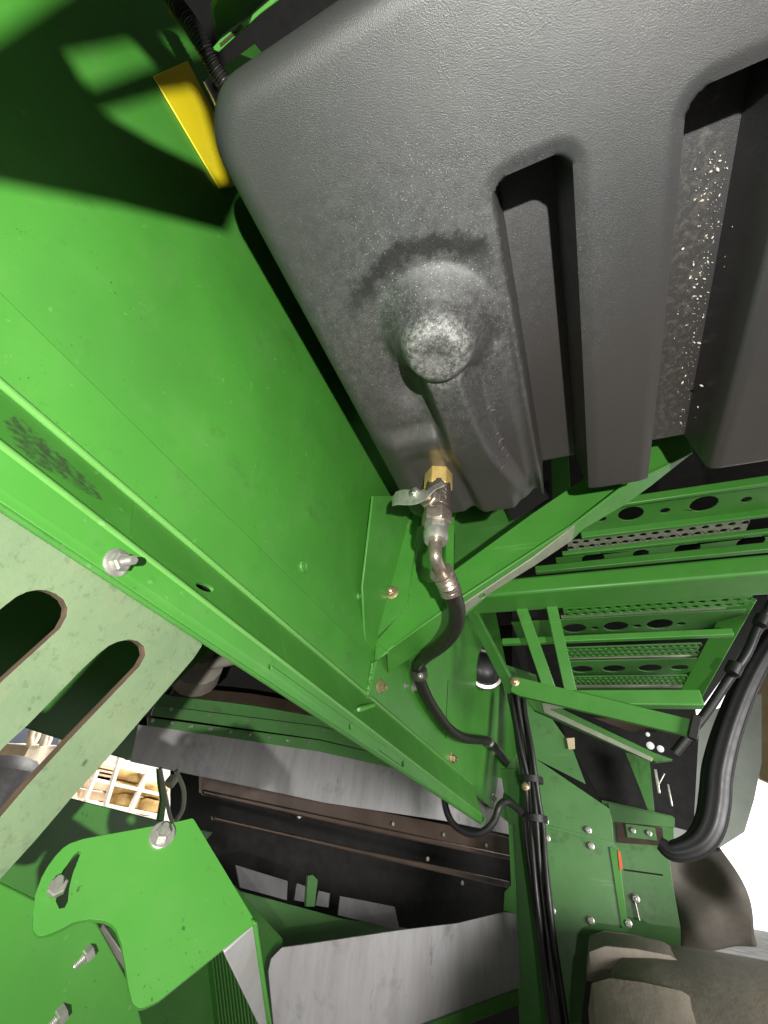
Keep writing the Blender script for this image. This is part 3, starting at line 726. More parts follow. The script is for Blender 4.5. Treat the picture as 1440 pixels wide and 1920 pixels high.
# wavy two-winged lever
cl = [((746, 948), .0085, .010), ((753, 943), .0115, .012), ((764, 939), .0125, .011), ((776, 938), .0115, .006), ((788, 935), .0105, .002), ((798, 929), .0085, .000), ((803, 920), .0075, -.002), ((807, 911), .0075, -.006), ((812, 903), .0070, -.011), ((818, 896), .0060, -.014)]
hv, hf = [], []
pts3 = [hpt(*p, o) for p, w, o in cl]
for i, (p, w, o) in enumerate(cl):
    d = (pts3[min(i + 1, len(cl) - 1)] - pts3[max(i - 1, 0)]).normalized(); s_ = sdir.cross(d).normalized(); nn = d.cross(s_).normalized()
    for a_ in (-1, 1):
        for b_ in (-1, 1): hv.append(pts3[i] + s_ * (a_ * w) + nn * (b_ * .0011))
for i in range(len(cl) - 1):
    k = 4 * i
    for q in ((0, 1), (1, 3), (3, 2), (2, 0)): hf.append((k + q[0], k + q[1], k + 4 + q[1], k + 4 + q[0]))
hf += [(0, 2, 3, 1), (len(hv) - 4, len(hv) - 3, len(hv) - 1, len(hv) - 2)]
HD = obj('lever', hv, hf, 'zinc', VA, bevel=.0007)
md = HD.modifiers.new('sub', 'SUBSURF'); md.levels = 2; md.render_levels = 2
rings('lever_nut', hpt(781, 929) - sdir * .002, sdir, [(0, .0088), (.0095, .0088), (.0105, .0078)], 'zinc', HD, 6, .2, .0006)
rings('stud_end', hpt(781, 929), sdir, [(.006, .0045), (.0105, .0045), (.0112, .0035)], 'steel', HD, 14)
# raised frame and characters cast on the body
rimd = Vector((.62, -.78, 0)).normalized(); tg = Vector((.78, .62, 0)).normalized()
def bpt(u_, z_): # u along the skin of the body
    a_ = u_ / .0178; d = rimd * math.cos(a_) + tg * math.sin(a_); return Vector((VX, VY, 0)) + d * .0180 + Vector((0, 0, z_))
za, zb_ = Z(956), Z(918)
fr = [bpt(-.0035, zb_), bpt(-.0035, (za + zb_) / 2), bpt(-.0035, za), bpt(0.002, za), bpt(.0075, za)]
tube('cast_frame', fr, .0007, 'nickel', VA, smooth_path=False, sides=8)
glyph = {'S': [[(1, .85), (.5, 1), (0, .8), (.2, .55), (.8, .45), (1, .2), (.5, 0), (0, .15)]], '2': [[(0, .8), (.5, 1), (1, .75), (.7, .45), (0, 0), (1, 0)]], 'X': [[(0, 0), (1, 1)], [(0, 1), (1, 0)]], '0': [[(.5, 0), (0, .3), (0, .7), (.5, 1), (1, .7), (1, .3), (.5, 0)]]}
gv = []
for i, ch in enumerate('52X20'.replace('5', 'S')):
    for st in glyph[ch]:
        L_ = (zb_ - za) * .9
        gv.append(tube_vf([bpt(-.0008 + .0062 * (1 - q[1]), za + (zb_ - za) * .06 + L_ * (i + .15 + .68 * q[0]) / 5) for q in st], .00045, 6))
v, f = merge(*gv); obj('cast_characters', v, f, 'nickel', VA, smooth='auto')

# ================================================================== DRAIN HOSE
DH = thing('drain_hose', 'worn black hose with metal elbow running from the valve down the wall', 'hose', (VX, VY, Z(1090)))
e0 = Vector((VX, VY, Z(1008)))
elb = [e0, Vector((VX, VY, Z(1032))), PY(VY + .004).at(817, 1048), PY(VY + .018).at(824, 1064), PY(VY + .034).at(833, 1080)]
tube('elbow', elb, .0083, 'nickel', DH, n=8, sides=18)
fer = [PY(VY + .026).at(827, 1072), PY(VY + .034).at(832, 1080), PY(VY + .052).at(841, 1098), PY(VY + .062).at(846, 1112)]
tube('crimp_sleeve', fer, lambda t: .0128 + .0016 * math.sin(t * 45) * (t > .2) + (.0025 if t < .15 else 0), 'nickel', DH, n=14, sides=20)
whole = [PY(VY + .05).at(840, 1097), PY(VY + .072).at(850, 1118), PY(VY + .115).at(857, 1150), PY(VY + .16).at(850, 1182), PY(VY + .215).at(826, 1210), PY(VY + .27).at(798, 1230)]
gh = gwp.off(.017)
whole += [gh.at(783, 1250), gh.at(789, 1280), gh.at(803, 1312), gh.at(822, 1342), gh.at(843, 1368), gh.at(868, 1383), gh.at(893, 1387), gh.at(915, 1390), gh.at(934, 1408), gh.at(953, 1432), gh.at(975, 1445), gh.at(1000, 1452)]
tube('hose', whole, lambda t: .0116 + .0003 * math.sin(t * 700), 'hose', DH, n=16, sides=18)
for (x, y, d) in ((786, 1262, (789, 1285)), (917, 1391, (934, 1408))):
    a_ = gh.at(x, y); b_ = gh.at(*d); dd = (b_ - a_).normalized()
    rings('clamp', a_, dd, [(-.009, .0140), (-.008, .0158), (.008, .0158), (.009, .0140)], 'dark_nickel', DH, 20)
    bolt(DH, a_ + Vector((.006, -.012, -.01)), (.7, -.7, 0), .006, 'zinc', .6, False, 'clamp_screw')

# ================================================================== STEPS (walkway seen from below)
LD = thing('access_steps', 'green steel steps with punched treads seen from below, at right', 'steps', (.2, 1.0, .3))
def rowz(pc, py, y): return PY(y).at(pc, py).z
def xbeam(name, pc, ytop, yfold, ybot, y, xl, xr, mat='green', bevel=.004):
    """square tube along X: front face between rows ytop..yfold, underside to ybot"""
    z1, z0 = rowz(pc, ytop, y), rowz(pc, yfold, y)
    y1 = PZ(z0).at(pc, ybot).y
    x0 = PY(y).at(xl, (ytop + yfold) / 2).x; x1 = PY(y).at(xr, (ytop + yfold) / 2).x
    return boxc(name, (x0, y, z0), (x1, max(y1, y + .01), z1), mat, LD, bevel=bevel, seg=3)
def tread(name, pc, ytop, ybot, z, xl, xr, mat, holes=(), t=.003):
    pl = PZ(z); ya, yb_ = pl.at(pc, ytop).y, pl.at(pc, ybot).y
    xa, xb = pl.at(xl, (ytop + ybot) / 2).x, pl.at(xr, (ytop + ybot) / 2).x
    pts = [Vector((xa, ya, z)), Vector((xb, ya, z)), Vector((xb, yb_, z)), Vector((xa, yb_, z))]
    hl = []
    for (fx, fy, r) in holes:
        c = Vector((xa + (xb - xa) * fx, ya + (yb_ - ya) * fy, z)); n = 14
        hl.append([c + Vector((r * math.cos(2 * math.pi * k / n), r * math.sin(2 * math.pi * k / n), 0)) for k in range(n)])
    return plate(name, pts, pl, t, mat, LD, holes=hl, bevel=.0004)
def perf(n, rows=2, r=.0072):
    return [((i + (.25 if j % 2 else .75)) / n, (j + .5) / rows, r) for i in range(n) for j in range(rows)]
xbeam('top_rail', 1360, 902, 918, 922, .80, 1150, 1640, 'green', .003)
tread('tread_plate', 1240, 930, 985, .66, 1085, 1470, 'green', [(.27, .45, .027), (.62, .45, .027), (.44, .5, .010), (.81, .5, .010), (.12, .5, .010)])
xbeam('tread_lip', 1240, 978, 990, 993, .945, 1085, 1460, 'green', .002)
tread('perforated_strip', 1240, 994, 1013, .655, 1062, 1395, 'bare_lip', perf(15, 2, .0078))
xbeam('tread_lip', 1240, 1012, 1020, 1024, 1.02, 1050, 1480, 'green', .002)
tread('tread_plate', 1240, 1026, 1042, .70, 1040, 1470, 'green', [(.18, .5, .03), (.4, .5, .02), (.6, .5, .03), (.85, .5, .03)])
xbeam('cross_rail', 1240, 1036, 1050, 1056, 1.10, 1000, 1480, 'green', .003)
xbeam('main_beam', 1222, 1058, 1093, 1131, .88, 850, 1560, 'green', .007)
tread('perforated_strip', 1200, 1132, 1148, .50, 1055, 1400, 'green', perf(18, 2, .007))
xbeam('tread_lip', 1200, 1143, 1148, 1152, 1.10, 1050, 1366, 'bare_lip', .002)
tread('tread_plate', 1200, 1154, 1186, .52, 960, 1385, 'green_dirty', [(.30, .55, .030), (.49, .55, .030), (.68, .55, .030), (.395, .6, .01), (.585, .6, .01), (.77, .6, .01)])
xbeam('tread_rail', 1200, 1185, 1197, 1202, 1.10, 940, 1378, 'green', .002)
tread('perforated_strip', 1190, 1211, 1230, .43, 1060, 1310, 'green_dirty', perf(20, 3, .0062))
xbeam('tread_lip', 1190, 1229, 1233, 1237, 1.30, 1060, 1325, 'bare_lip', .002)
tread('tread_plate', 1180, 1238, 1268, .44, 1060, 1300, 'green_dirty', [(.14, .5, .028), (.40, .5, .028), (.68, .5, .028), (.9, .5, .02)])
tread('perforated_strip', 1180, 1268, 1284, .42, 1065, 1285, 'green_dirty', perf(22, 3, .006))
xbeam('tread_lip', 1180, 1283, 1287, 1291, 1.58, 1065, 1290, 'bare_lip', .002)
xbeam('bottom_rail', 1240, 1292, 1322, 1330, 1.05, 1050, 1317, 'green', .003)
# stringers
def sbar(name, a, ya, b, yb_, w, t, mat='green', up=(0, 1, 0)):
    return bar(name, PY(ya).at(*a), PY(yb_).at(*b), w, t, mat, LD, up)
sbar('stringer', (976, 1136), .96, (1032, 1296), .98, .026, .012)
sbar('stringer', (1034, 1136), .96, (1070, 1296), .98, .024, .012)
sbar('brace', (880, 1138), .96, (962, 1296), .99, .026, .012, 'green_dirty', (.5, 1, .2))
sbar('stringer', (1396, 1118), 1.15, (1290, 1312), 1.4, .045, .03)
plate('side_panel', [(1405, 1118), (1440, 1118), (1440, 1145), (1395, 1215), (1320, 1320), (1290, 1330), (1300, 1310)], PY(1.5), .004, 'black', LD)
# plate behind the treads, near-black for the shade between them; keeps daylight out
plate('back_plate', [(960, 830), (1500, 830), (1500, 1090), (1410, 1130), (1300, 1310), (960, 1310)], PY(1.85), .004, 'shade_black', LD)

# ================================================================== LINK ARMS BELOW THE STEPS
LA = thing('link_arm', 'flat green link arm ending in a black pin below the steps', 'arm', tuple(PY(.97).at(970, 1290)))
plate('arm_bar', [(962, 1268, 3), (1000, 1277), (1296, 1349, 3), (1293, 1380, 3), (973, 1304), (958, 1296)], PY(.97), .012, 'green', LA, bevel=.0015)
bar('end_pin', PY(.965).at(1307, 1342), PY(.965).at(1298, 1386), .014, .014, 'black_gloss', LA, (0, 1, 0))
bolt(LA, PY(.968).at(965, 1278), (0, -1, -.1), .007, 'zinc_gold', .3)
LK = thing('diagonal_tie', 'thin dark green tie bar with pale underside running below the link arm', 'bar', tuple(PY(1.05).at(990, 1315)))
plate('tie_bar', [(978, 1296), (1010, 1308), (1224, 1410), (1262, 1424), (1230, 1428), (1205, 1418), (1000, 1330)], PY(1.05), .02, 'green_dirty', LK)
plate('pale_edge', [(1016, 1318), (1060, 1320), (1065, 1326), (1032, 1330), (1225, 1421), (1222, 1428), (1020, 1336)], PY(1.04), .006, 'bare_lip', LK)

# ================================================================== UPRIGHT POST, CABLES, PANELS AT RIGHT
YP = 1.60
pp = PY(YP)
PO = thing('upright_post', 'green upright post with worn left edge right of the cavity', 'post', tuple(pp.at(975, 1990)))
plate('post_face', [(938, 1440), (968, 1440), (1000, 1560), (1022, 1720), (1052, 2000), (978, 2000), (966, 1760), (953, 1545)], pp, .02, 'green', PO, bevel=.002)
plate('post_return', [(953, 1545), (958, 1660), (946, 1672), (944, 1708), (950, 1708), (964, 1760), (972, 1760), (962, 1545)], pp.off(.012), .012, 'green', PO)
plate('upper_gusset', [(930, 1240), (1005, 1265), (1022, 1330), (1072, 1400), (1098, 1470), (1000, 1420), (1000, 1580), (938, 1530), (950, 1440), (975, 1400)], pp.off(-.01), .006, 'green_far_hazy', PO)
BP2 = thing('riveted_panel', 'smooth green panel with slanting top edge and small bolts behind the cables', 'panel', tuple(PY(1.52).at(1100, 1950)))
bpl = PY(1.52)
plate('panel_sheet', [(985, 1405), (995, 1416), (1142, 1516), (1148, 1540), (1150, 1580), (1160, 1590), (1178, 1745), (1105, 1790), (1080, 2000), (1035, 2000), (1015, 1700), (1000, 1560)], bpl, .004, 'green_far_hazy', BP2, bevel=.0012)
plate('panel_rib', [(1020, 1545), (1150, 1578), (1151, 1584), (1020, 1552)], bpl.off(.002), .003, 'green_far_hazy', BP2)
plate('panel_edge', [(1143, 1588), (1159, 1594), (1178, 1740), (1166, 1740)], bpl.off(.004), .006, 'green', BP2)
for (x, y) in ((1022, 1540), (1025, 1571), (1107, 1586), (1035, 1708), (1107, 1726), (1102, 1556), (1177, 1731)):
    bolt(BP2, bpl.off(.001).at(x, y), (0, -1, 0), .0065, 'zinc', .2)
plate('reflector', [(1158, 1594), (1163, 1596), (1168, 1630), (1162, 1632)], bpl.off(.006), .003, 'orange', BP2)
SP2 = thing('latch_cover', 'second green panel with a small bolted latch plate, right of the bolted panel', 'panel', tuple(PY(1.75).at(1220, 1740)))
spl = PY(1.75)
plate('panel_sheet', [(1128, 1500), (1262, 1530), (1264, 1590), (1252, 1590), (1262, 1660), (1276, 1740), (1276, 1800), (1150, 1800)], spl, .004, 'green_far_hazy', SP2)
plate('cross_bar', [(1140, 1506), (1265, 1533), (1265, 1552), (1146, 1540)], spl.off(.02), .02, 'green_far_hazy', SP2)
plate('latch_frame', [(1154, 1540), (1242, 1552), (1246, 1586), (1158, 1580)], spl.off(.006), .006, 'brown_steel', SP2)
lp_ = plate('latch_plate', [(1172, 1544), (1228, 1552), (1232, 1576), (1176, 1570)], spl.off(.012), .006, 'green_far_hazy', SP2)
for (x, y) in ((1186, 1557), (1216, 1562)): bolt(lp_, spl.off(.013).at(x, y), (0, -1, 0), .006, 'zinc', 0)
tube('crease', [spl.off(.001).at(1170, 1631), spl.off(.001).at(1243, 1641)], .002, 'shade_black', SP2, smooth_path=False, sides=6)
tube('latch_rod', [spl.off(.008).at(1190, 1688), spl.off(.008).at(1199, 1726)], .0025, 'steel', SP2, smooth_path=False, sides=8)
bolt(SP2, spl.off(.004).at(1191, 1685), (0, -1, 0), .008, 'zinc', .3)
# black screen between the posts
SC = thing('black_screen', 'matt black screen behind the tie bar, between the green posts', 'screen', tuple(PY(1.8).at(1140, 1505)))
plate('screen', [(1040, 1290), (1300, 1290), (1310, 1380), (1300, 1560), (1134, 1515), (1098, 1450), (1060, 1385)], PY(1.9), .01, 'shade_black', SC)
plate('grey_edge', [(1172, 1410), (1218, 1424), (1228, 1530), (1218, 1528), (1200, 1480)], PY(1.8), .006, 'green_dirty', SC)
plate('pierced_strip', [(1110, 1345), (1200, 1350), (1240, 1372), (1180, 1372)], PY(1.7), .004, 'brown_steel', SC)
plate('warning_strip', [(1062, 1384), (1077, 1383), (1078, 1404), (1066, 1405)], PY(1.6), .003, 'cream', SC)
for (x, y, r) in ((1214, 1377, .006), (1219, 1398, .010), (1238, 1404, .009)):
    rings('indicator', PY(1.55).at(x, y), (0, -1, -.2), [(0, r), (.004, r), (.006, r * .6)], 'glass_lens', SC, 12)

# cables
CBG = thing('cable_bundle', 'thick bundle of black cables running down the upright post', 'cables', tuple(PY(1.5).at(1045, 1990)))
path = [(968, 1300), (975, 1345), (984, 1400), (992, 1450), (998, 1500), (1002, 1550), (1008, 1610), (1016, 1680), (1026, 1760), (1036, 1840), (1046, 1925), (1052, 1990)]
for i in range(9):
    o = (i - 4) * 3.4; pts = []
    for j, (x, y) in enumerate(path):
        w_ = 1.0 if j < 3 else .75 if j < 5 else 1.1
        pts.append(PY(1.47 - .012 * (i % 3) + .008 * math.sin(j * 1.3 + i)).at(x + o * w_ + 2.5 * math.sin(j * .9 + i * 2.1), y))
    tube('cable', pts, random.uniform(.0055, .0085), 'rubber', CBG, n=8, sides=10)
for (x, y) in ((996, 1462), (1003, 1535)):
    rings('cable_tie', PY(1.46).at(x, y), (0, 0, 1), [(-.008, .03), (-.008, .033), (.008, .033), (.008, .03)], 'black', CBG, 18)
bolt(CBG, PY(1.43).at(985, 1475), (0, -1, 0), .007, 'zinc_gold', 1.0)
LC = tag(tube('looped_cable', [PY(1.30).at(832, 1480), PY(1.30).at(836, 1515), PY(1.3).at(850, 1545), PY(1.3).at(878, 1562), PY(1.3).at(905, 1560), PY(1.3).at(926, 1540), PY(1.3).at(936, 1512), PY(1.33).at(948, 1503), PY(1.4).at(962, 1510), PY(1.45).at(980, 1525), PY(1.47).at(1002, 1540)], .0085, 'rubber', n=10), 'black cable hanging in a loop under the end of the rail', 'cable')

# black curved guard at the right edge
FD = thing('curved_guard', 'black ribbed guard curving down and under at the right edge', 'guard', tuple(PY(1.45).at(1300, 1600)))
fy = 1.42
cl2 = [(1500, 1140, .026), (1440, 1212, .028), (1398, 1285, .030), (1366, 1365, .032), (1346, 1440, .034), (1340, 1500, .034), (1330, 1548, .032), (1306, 1582, .028), (1262, 1596, .022), (1236, 1580, .015)]
cp = [PY(fy + .12).at(x, y) for x, y, r in cl2]; path = catmull(cp, 8); rs = np.interp(np.linspace(0, 1, len(path)), np.linspace(0, 1, len(cl2)), [r for _, _, r in cl2])
v, f = [], []; sides = 40
for i, p in enumerate(path):
    d = (path[min(i + 1, len(path) - 1)] - path[max(i - 1, 0)]).normalized(); s_ = d.cross(Vector((0, 1, 0))).normalized(); q_ = s_.cross(d)
    for k in range(sides):
        a_ = 2 * math.pi * k / sides
        rr_ = rs[i] * (1 + .045 * math.cos(a_ * 9) * (1 if math.sin(a_) else 0))
        v.append(p + s_ * (rr_ * math.cos(a_)) + q_ * (rr_ * .8 * math.sin(a_)))
for i in range(len(path) - 1):
    for k in range(sides): f.append((i * sides + k, i * sides + (k + 1) % sides, (i + 1) * sides + (k + 1) % sides, (i + 1) * sides + k))
f += [tuple(range(sides)), tuple((len(path) - 1) * sides + k for k in range(sides))]
obj('guard_tube', v, f, 'black_gloss', FD, smooth='auto', angle=70)
for (a0, a1, w) in (((1228, 1442), (1236, 1488), .007), ((1252, 1470), (1260, 1512), .005), ((1232, 1476), (1246, 1450), .004)):
    bar('chrome_trim', PY(1.44).at(*a0), PY(1.44).at(*a1), w, .006, 'zinc', FD, (0, 1, 0))
GH = thing('grab_rod', 'thin black rod with knuckles slanting across the right edge', 'rod', tuple(PY(1.2).at(1270, 1400)))
tube('rod', [PY(1.15).at(1500, 1060), PY(1.15).at(1432, 1155), PY(1.15).at(1400, 1225), PY(1.16).at(1365, 1275), PY(1.18).at(1325, 1335), PY(1.2).at(1265, 1412)], .0095, 'black_gloss', GH)
for (x, y) in ((1428, 1164), (1376, 1254)):
    rings('knuckle', PY(1.14).at(x, y), (.6, 0, .8), [(-.016, .008), (-.012, .015), (.012, .015), (.016, .008)], 'black', GH, 14)

# mud flap
mv, mf = [], []; q0 = [(1250, 1600), (1352, 1588)]; q1 = [(1276, 1780), (1424, 1780)]
fpn = PY(2.1); nu, nv_ = 22, 22
for i in range(nu + 1):
    for j in range(nv_ + 1):
        u_, w_ = i / nu, j / nv_
        x = (q0[0][0] * (1 - u_) + q0[1][0] * u_) * (1 - w_) + (q1[0][0] * (1 - u_) + q1[1][0] * u_) * w_ + 9 * u_ * math.sin(w_ * 3)
        y = (q0[0][1] * (1 - u_) + q0[1][1] * u_) * (1 - w_) + (q1[0][1] * (1 - u_) + q1[1][1] * u_) * w_
        p = fpn.at(x, y); mv.append(p + Vector((0, .05 * math.sin(u_ * 3 + w_ * 5) + .03 * math.sin(u_ * 7 - w_ * 4), 0)))
for i in range(nu):
    for j in range(nv_): mf.append((i * (nv_ + 1) + j, (i + 1) * (nv_ + 1) + j, (i + 1) * (nv_ + 1) + j + 1, i * (nv_ + 1) + j + 1))
fo = obj('mud_flap', mv, mf, 'flap', None, smooth=True); sd = fo.modifiers.new('t', 'SOLIDIFY'); sd.thickness = .012
tag(fo, 'dusty grey-brown rubber flap hanging behind the tyre at right', 'flap')

# tyre: axle across the machine, tread towards the viewer
TCY, TCZ, TR = 1.42, -.53, .43
TX0, TX1 = PY(1.25).at(1092, 1800).x, .75
TY = thing('tyre', 'dusty grey-brown tyre with shoulder lugs in the bottom right corner', 'tyre', (TX0, TCY, TCZ - TR))
w_ = TX1 - TX0
prof = [(0, TR * .62), (.0, TR * .80), (.012, TR * .93), (.04, TR * .975), (.10, TR * .99), (.22, TR), (w_ - .15, TR), (w_ - .05, TR * .95), (w_, TR * .8), (w_, TR * .6)]
rings('carcass', (TX0 + .035, TCY, TCZ), (1, 0, 0), prof, 'tyre', TY, 96, angle=30)
def tp(x, a, r): return Vector((x, TCY - r * math.cos(a), TCZ + r * math.sin(a)))
NL = 15
for k in range(NL):
    a0 = 2 * math.pi * (k + .35) / NL
    for side in (0, 1):
        a0s = a0 + (math.pi / NL if side else 0)
        secs = [(.0, -.02, .13, .88), (.012, -.01, .13, .975), (.045, .0, .128, 1.004), (.10, .01, .125, 1.010), (.16, .02, .12, 1.006), (.19, .03, .11, .97)]
        vv, ff = [], []
        for (h, da, wd, rt) in secs:
            x = TX0 + h if not side else TX1 - .02 - h
            for sg in (-1, 1):
                vv.append(tp(x, a0s + da + sg * wd, TR * .88)); vv.append(tp(x, a0s + da + sg * wd * .8, TR * rt))
        for i_ in range(len(secs) - 1):
            b_ = 4 * i_
            for q in ((0, 1), (1, 3), (3, 2), (2, 0)): ff.append((b_ + q[0], b_ + q[1], b_ + 4 + q[1], b_ + 4 + q[0]))
        n_ = len(vv); ff += [(0, 2, 3, 1), (n_ - 4, n_ - 3, n_ - 1, n_ - 2)]
        obj('lug', vv, ff, 'tyre', TY, bevel=.004, seg=2)

# ================================================================== TOP LEFT: YELLOW STRIP, CONDUIT, UPPER FRAME
YS = tag(plate('yellow_strip', [(288, 142), (352, 113), (470, 345), (412, 353)], PX(XW + .0025), .002, 'yellow', None), 'speckled yellow painted strip on the panel beside the tank corner', 'strip')
CO = tag(tube('corrugated_conduit', [dep(285, -60, .36), dep(325, 2, .365), dep(352, 38, .37), dep(378, 80, .375), dep(400, 122, .385), dep(425, 160, .395), dep(450, 200, .41)], lambda t: .0068 + .0011 * math.sin(t * 2 * math.pi * 44), 'rubber', n=48, sides=14), 'black corrugated conduit running down to the tank corner', 'conduit')
UF = thing('overhead_beam', 'green frame beam with dark recess above the tank corner', 'frame', (-.2, -.05, .62))
zp = PZ(.60)
plate('beam_flange', [(396, 92), (412, 74), (470, 30), (540, -30), (700, -160), (740, -160), (560, -28), (486, 28), (410, 98)], zp, .004, 'green', UF)
plate('beam_web', [(408, 72), (470, 28), (560, -60), (430, -60), (400, 20)], PY(-.075), .004, 'green', UF)
plate('primer_patch', [(411, 82), (452, 46), (456, 52), (413, 89)], zp.off(.001), .001, 'brown_steel', UF)
plate('corner_gusset', [(416, 128), (478, 82), (490, 102), (430, 172), (405, 176)], PY(.10), .004, 'green', UF)
boxc('dark_back', (-.62, -.5, .5), (-.6, .7, 1.15), 'shade_black', UF)
boxc('dark_end', (-.6, .30, .74), (-.21, .31, 1.15), 'shade_black', UF)
plate('upper_sheet', [(418, 126), (478, 82), (500, 108), (432, 176)], PX(XW + .001), .003, 'green', UF)
CLP = thing('conduit_clip', 'small bare metal clip under the conduit by the yellow strip', 'clip', tuple(dep(410, 170, .42)))
cpl = PX(XW + .03)
plate('clip_plate', [(386, 150), (396, 140), (424, 172), (440, 190), (410, 205)], cpl, .003, 'steel', CLP)
tube('clip_rim', [cpl.off(.002).at(383, 152), cpl.off(.002).at(407, 198)], .0016, 'steel', CLP, smooth_path=False, sides=8)
rings('clip_screw', cpl.off(.001).at(405, 162), (1, 0, 0), [(0, .004), (.003, .004), (.004, .002)], 'black', CLP, 10)

# added unseen plate above the viewer, cut to throw the slotted shadow
OV = thing('overhead_blocker', 'added unseen green slotted hanger plate above the viewer, shading the panel corner', 'blocker', (-.06, -.1, .2))
def back(px, py, xc=-.06):
    q = PX(XW).at(px, py); t = (xc - LP.x) / (q.x - LP.x); return LP + (q - LP) * t
def bk(l): return [back(*p) for p in l]
hp1 = [(130, 105), (255, 76), (300, 126), (168, 172)]
hp2 = [(196, 212), (296, 180), (345, 172), (370, 166), (392, 210), (430, 340), (412, 350), (384, 314), (290, 268)]
hp3 = [(304, 74), (350, 58), (384, 104), (345, 114)]
ol = [(-330, 268), (0, 345), (230, 388), (425, 436), (462, 352), (440, 300), (408, 190), (392, 60), (380, -100), (260, -90), (120, 0), (0, 80), (-330, 290)]
op = PX(-.06)
vs_, fs_ = solid([bk(ol), bk(hp1), bk(hp2), bk(hp3)], Vector((1, 0, 0)), .003)
obj('blocker_plate', vs_, fs_, 'green_dirty', OV)

# ================================================================== LEFT: YARD SEEN THROUGH THE GAP
def far(px, py, X): return PX(X).at(px, py)
YD = structure(plate('yard_ground', [Vector((-30, -5, -1.146)), Vector((-2.2, -5, -1.146)), Vector((-2.2, 25, -1.146)), Vector((-30, 25, -1.146))], PZ(-1.146), .003, 'cream', None, bevel=0))
BW = tag(plate('shed_wall', [far(-300, 1200, -7.0), far(600, 1200, -7.0), far(600, 1700, -7.0), far(-300, 1700, -7.0)], PX(-7.0), .05, 'post_white', None, bevel=0), 'pale wall far behind the storage rack, seen through the gap', 'wall')
TB = tag(plate('blue_tarp', [(-60, 1330), (150, 1330), (150, 1470), (-60, 1500)], PX(-5.5), .05, 'tarp_blue', None), 'dark blue sheet hanging behind the white bulk bag', 'tarp')
BG = thing('bulk_bag', 'white woven bulk bag with lifting loops seen through the guard slot', 'bag', tuple(far(90, 1510, -4.4)))
plate('bag_body', [(57, 1396, 4), (85, 1399), (118, 1398, 4), (140, 1420), (150, 1560), (30, 1560), (34, 1448), (45, 1420)], PX(-4.4), .5, 'bag', BG, bevel=.06, seg=4)
for pts in ([(57, 1398), (57, 1380), (64, 1369), (70, 1374), (66, 1386), (58, 1397)], [(80, 1398), (84, 1384), (88, 1376), (92, 1384), (86, 1398)], [(116, 1398), (118, 1384), (124, 1384), (124, 1398)]):
    tube('lifting_loop', [far(x, y, -4.35) for x, y in pts], .028, 'bag', BG, n=6, sides=8)
GD = tag(rings('grey_drum', far(5, 1475, -2.2), (0, 0, 1), [(-.5, .13), (-.02, .13), (.06, .12), (.10, .07), (.11, .01)], 'galvanised', None, 28), 'rounded grey drum top at the left edge behind the guard', 'drum')
RK = thing('storage_rack', 'pale rack holding wooden crates and yellow sacks, seen through the gap', 'rack', tuple(far(240, 1545, -4.6)))
for (a0, a1, w) in (((243, 1522), (280, 1440), .045), ((198, 1508), (228, 1410), .04), ((160, 1500), (182, 1445), .035), ((300, 1545), (330, 1470), .04)):
    bar('post', far(*a0, -4.55), far(*a1, -4.55), w, w, 'post_white', RK, (1, 0, 0))
for (a0, a1) in (((170, 1460), (300, 1490)), ((150, 1500), (300, 1530)), ((190, 1430), (300, 1455))):
    bar('shelf_beam', far(*a0, -4.57), far(*a1, -4.57), .03, .045, 'post_white', RK, (1, 0, 0))
def crate(name, px, py, w, h, label, X=-4.75):
    c_ = far(px, py, X); t = thing('wooden_crate', label, 'crate', (c_.x, c_.y, c_.z - h / 2), 'crates on the storage rack')
    n = 4
    for k in range(n):
        z0 = c_.z - h / 2 + h * k / n
        boxc('board', (c_.x - .2, c_.y - w / 2, z0 + .006), (c_.x + .02, c_.y + w / 2, z0 + h / n - .006), 'crate_wood', t, bevel=.004)
    return t
crate('c', 178, 1482, .32, .34, 'brown wooden crate low on the rack, nearest the guard edge')
crate('c', 205, 1445, .28, .2, 'small brown crate on the upper shelf of the rack')
def sack(px, py, sx, sy, sz, label, X=-4.75):
    c_ = far(px, py, X); vv, ff = [], []; nu, nw = 14, 9
    for i in range(nw + 1):
        ph = -math.pi / 2 + math.pi * i / nw
        for j in range(nu):
            th = 2 * math.pi * j / nu; k = 1 + .08 * math.sin(3 * th + px) + .05 * math.sin(5 * ph + py)
            f_ = lambda t_: math.copysign(abs(t_) ** .6, t_)
            vv.append(c_ + Vector((sx * f_(math.cos(ph)) * f_(math.cos(th)) * k, sy * f_(math.cos(ph)) * f_(math.sin(th)) * k, sz * f_(math.sin(ph)) * k)))
    for i in range(nw):
        for j in range(nu): ff.append((i * nu + j, i * nu + (j + 1) % nu, (i + 1) * nu + (j + 1) % nu, (i + 1) * nu + j))
    return tag(obj('sack', vv, ff, 'sacking', None, smooth=True), label, 'sack', 'sacks on the storage rack')
sack(228, 1500, .15, .20, .07, 'yellowish sack low on the rack between the pale posts')
sack(232, 1478, .15, .19, .07, 'yellowish sack in the middle of the rack pile')
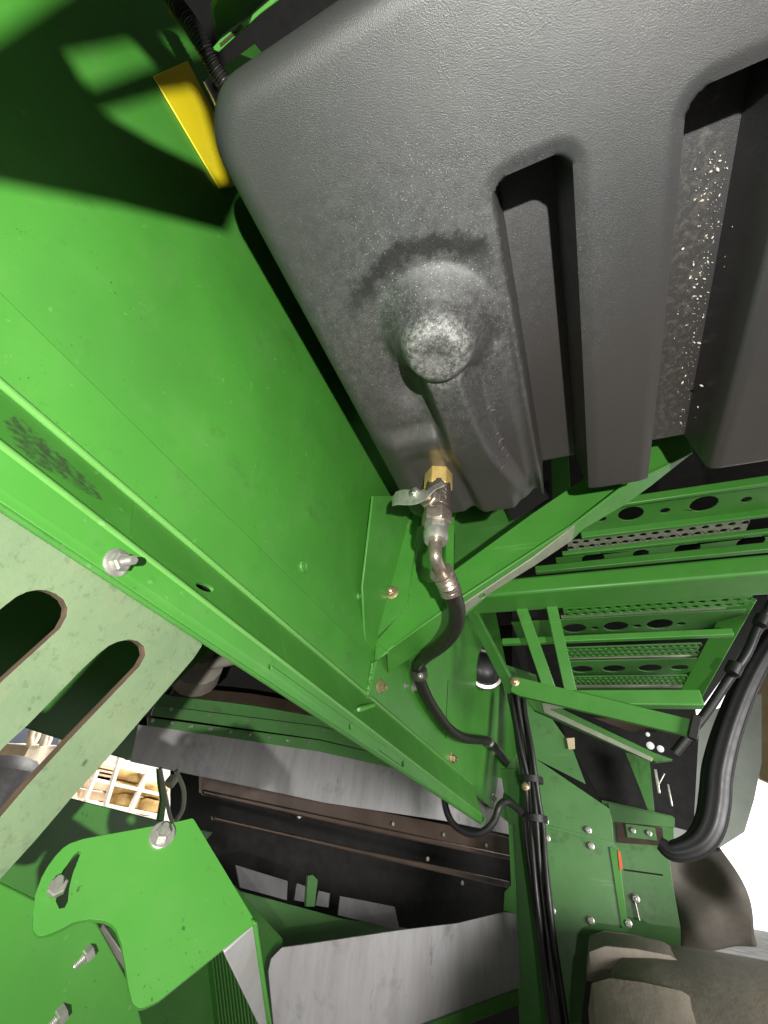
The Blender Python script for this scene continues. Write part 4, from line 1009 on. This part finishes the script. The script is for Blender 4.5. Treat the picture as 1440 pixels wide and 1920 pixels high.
sack(240, 1455, .15, .18, .06, 'brownish sack on top of the pile beside the narrow gap')
sack(275, 1512, .15, .17, .08, 'yellow sack right of the slanting pale post')
sack(282, 1482, .15, .16, .07, 'yellow sack above the right-hand sack on the rack')
HG = tag(plate('guard_edge', [(296, 1440), (310, 1465), (313, 1500), (307, 1545), (296, 1542), (303, 1500), (298, 1470)], PX(-.52), .004, 'green', None), 'curved green edge of a guard beside the storage rack', 'guard')
WR = thing('hanging_wires', 'thin pale wires with a small tag hanging behind the bracket bolt', 'wire', tuple(PX(-.45).at(330, 1540)))
tube('wire', [PX(-.45).at(300, 1440), PX(-.45).at(312, 1500), PX(-.45).at(322, 1538), PX(-.45).at(335, 1545)], .002, 'wire_white', WR, sides=6)
tube('wire', [PX(-.45).at(330, 1445), PX(-.45).at(344, 1480), PX(-.45).at(343, 1515), PX(-.45).at(330, 1540)], .0025, 'wire_white', WR, sides=6)
tube('wire_tag', [PX(-.45).at(316, 1472), PX(-.45).at(327, 1458)], .006, 'wire_white', WR, smooth_path=False, sides=8)

# ================================================================== RIGHT: BOARD AND YARD
BD = tag(plate('pale_board', [(1330, 1100), (1560, 1000), (1560, 1520), (1425, 1460), (1400, 1330)], PY(3.4), .03, 'board', None), 'pale yellowish board behind the black rod at the right edge', 'board')
GB = tag(plate('green_flank', [(1340, 1330), (1428, 1300), (1428, 1430), (1414, 1500), (1396, 1560), (1330, 1602), (1240, 1580), (1225, 1480), (1290, 1400)], PY(2.6), .03, 'pale_haze_green', None), 'green flank sheet coloured pale for the haze beside the bright doorway', 'sheet')
# unseen machine roof and rear, added around the scene to keep it dark
RF = tag(boxc('machine_shade_roof', (-2.6, -.9, 1.16), (.9, 2.6, 1.20), 'shade_black', None), 'dark underside of the machine, added above the tank and steps to shade the inside', 'roof')
RBK = tag(boxc('machine_shade_rear', (-1.3, 2.55, -.6), (.25, 2.6, 1.15), 'shade_black', None), 'dark rear sheet added behind the posts to keep the inside of the machine unlit', 'bulkhead')
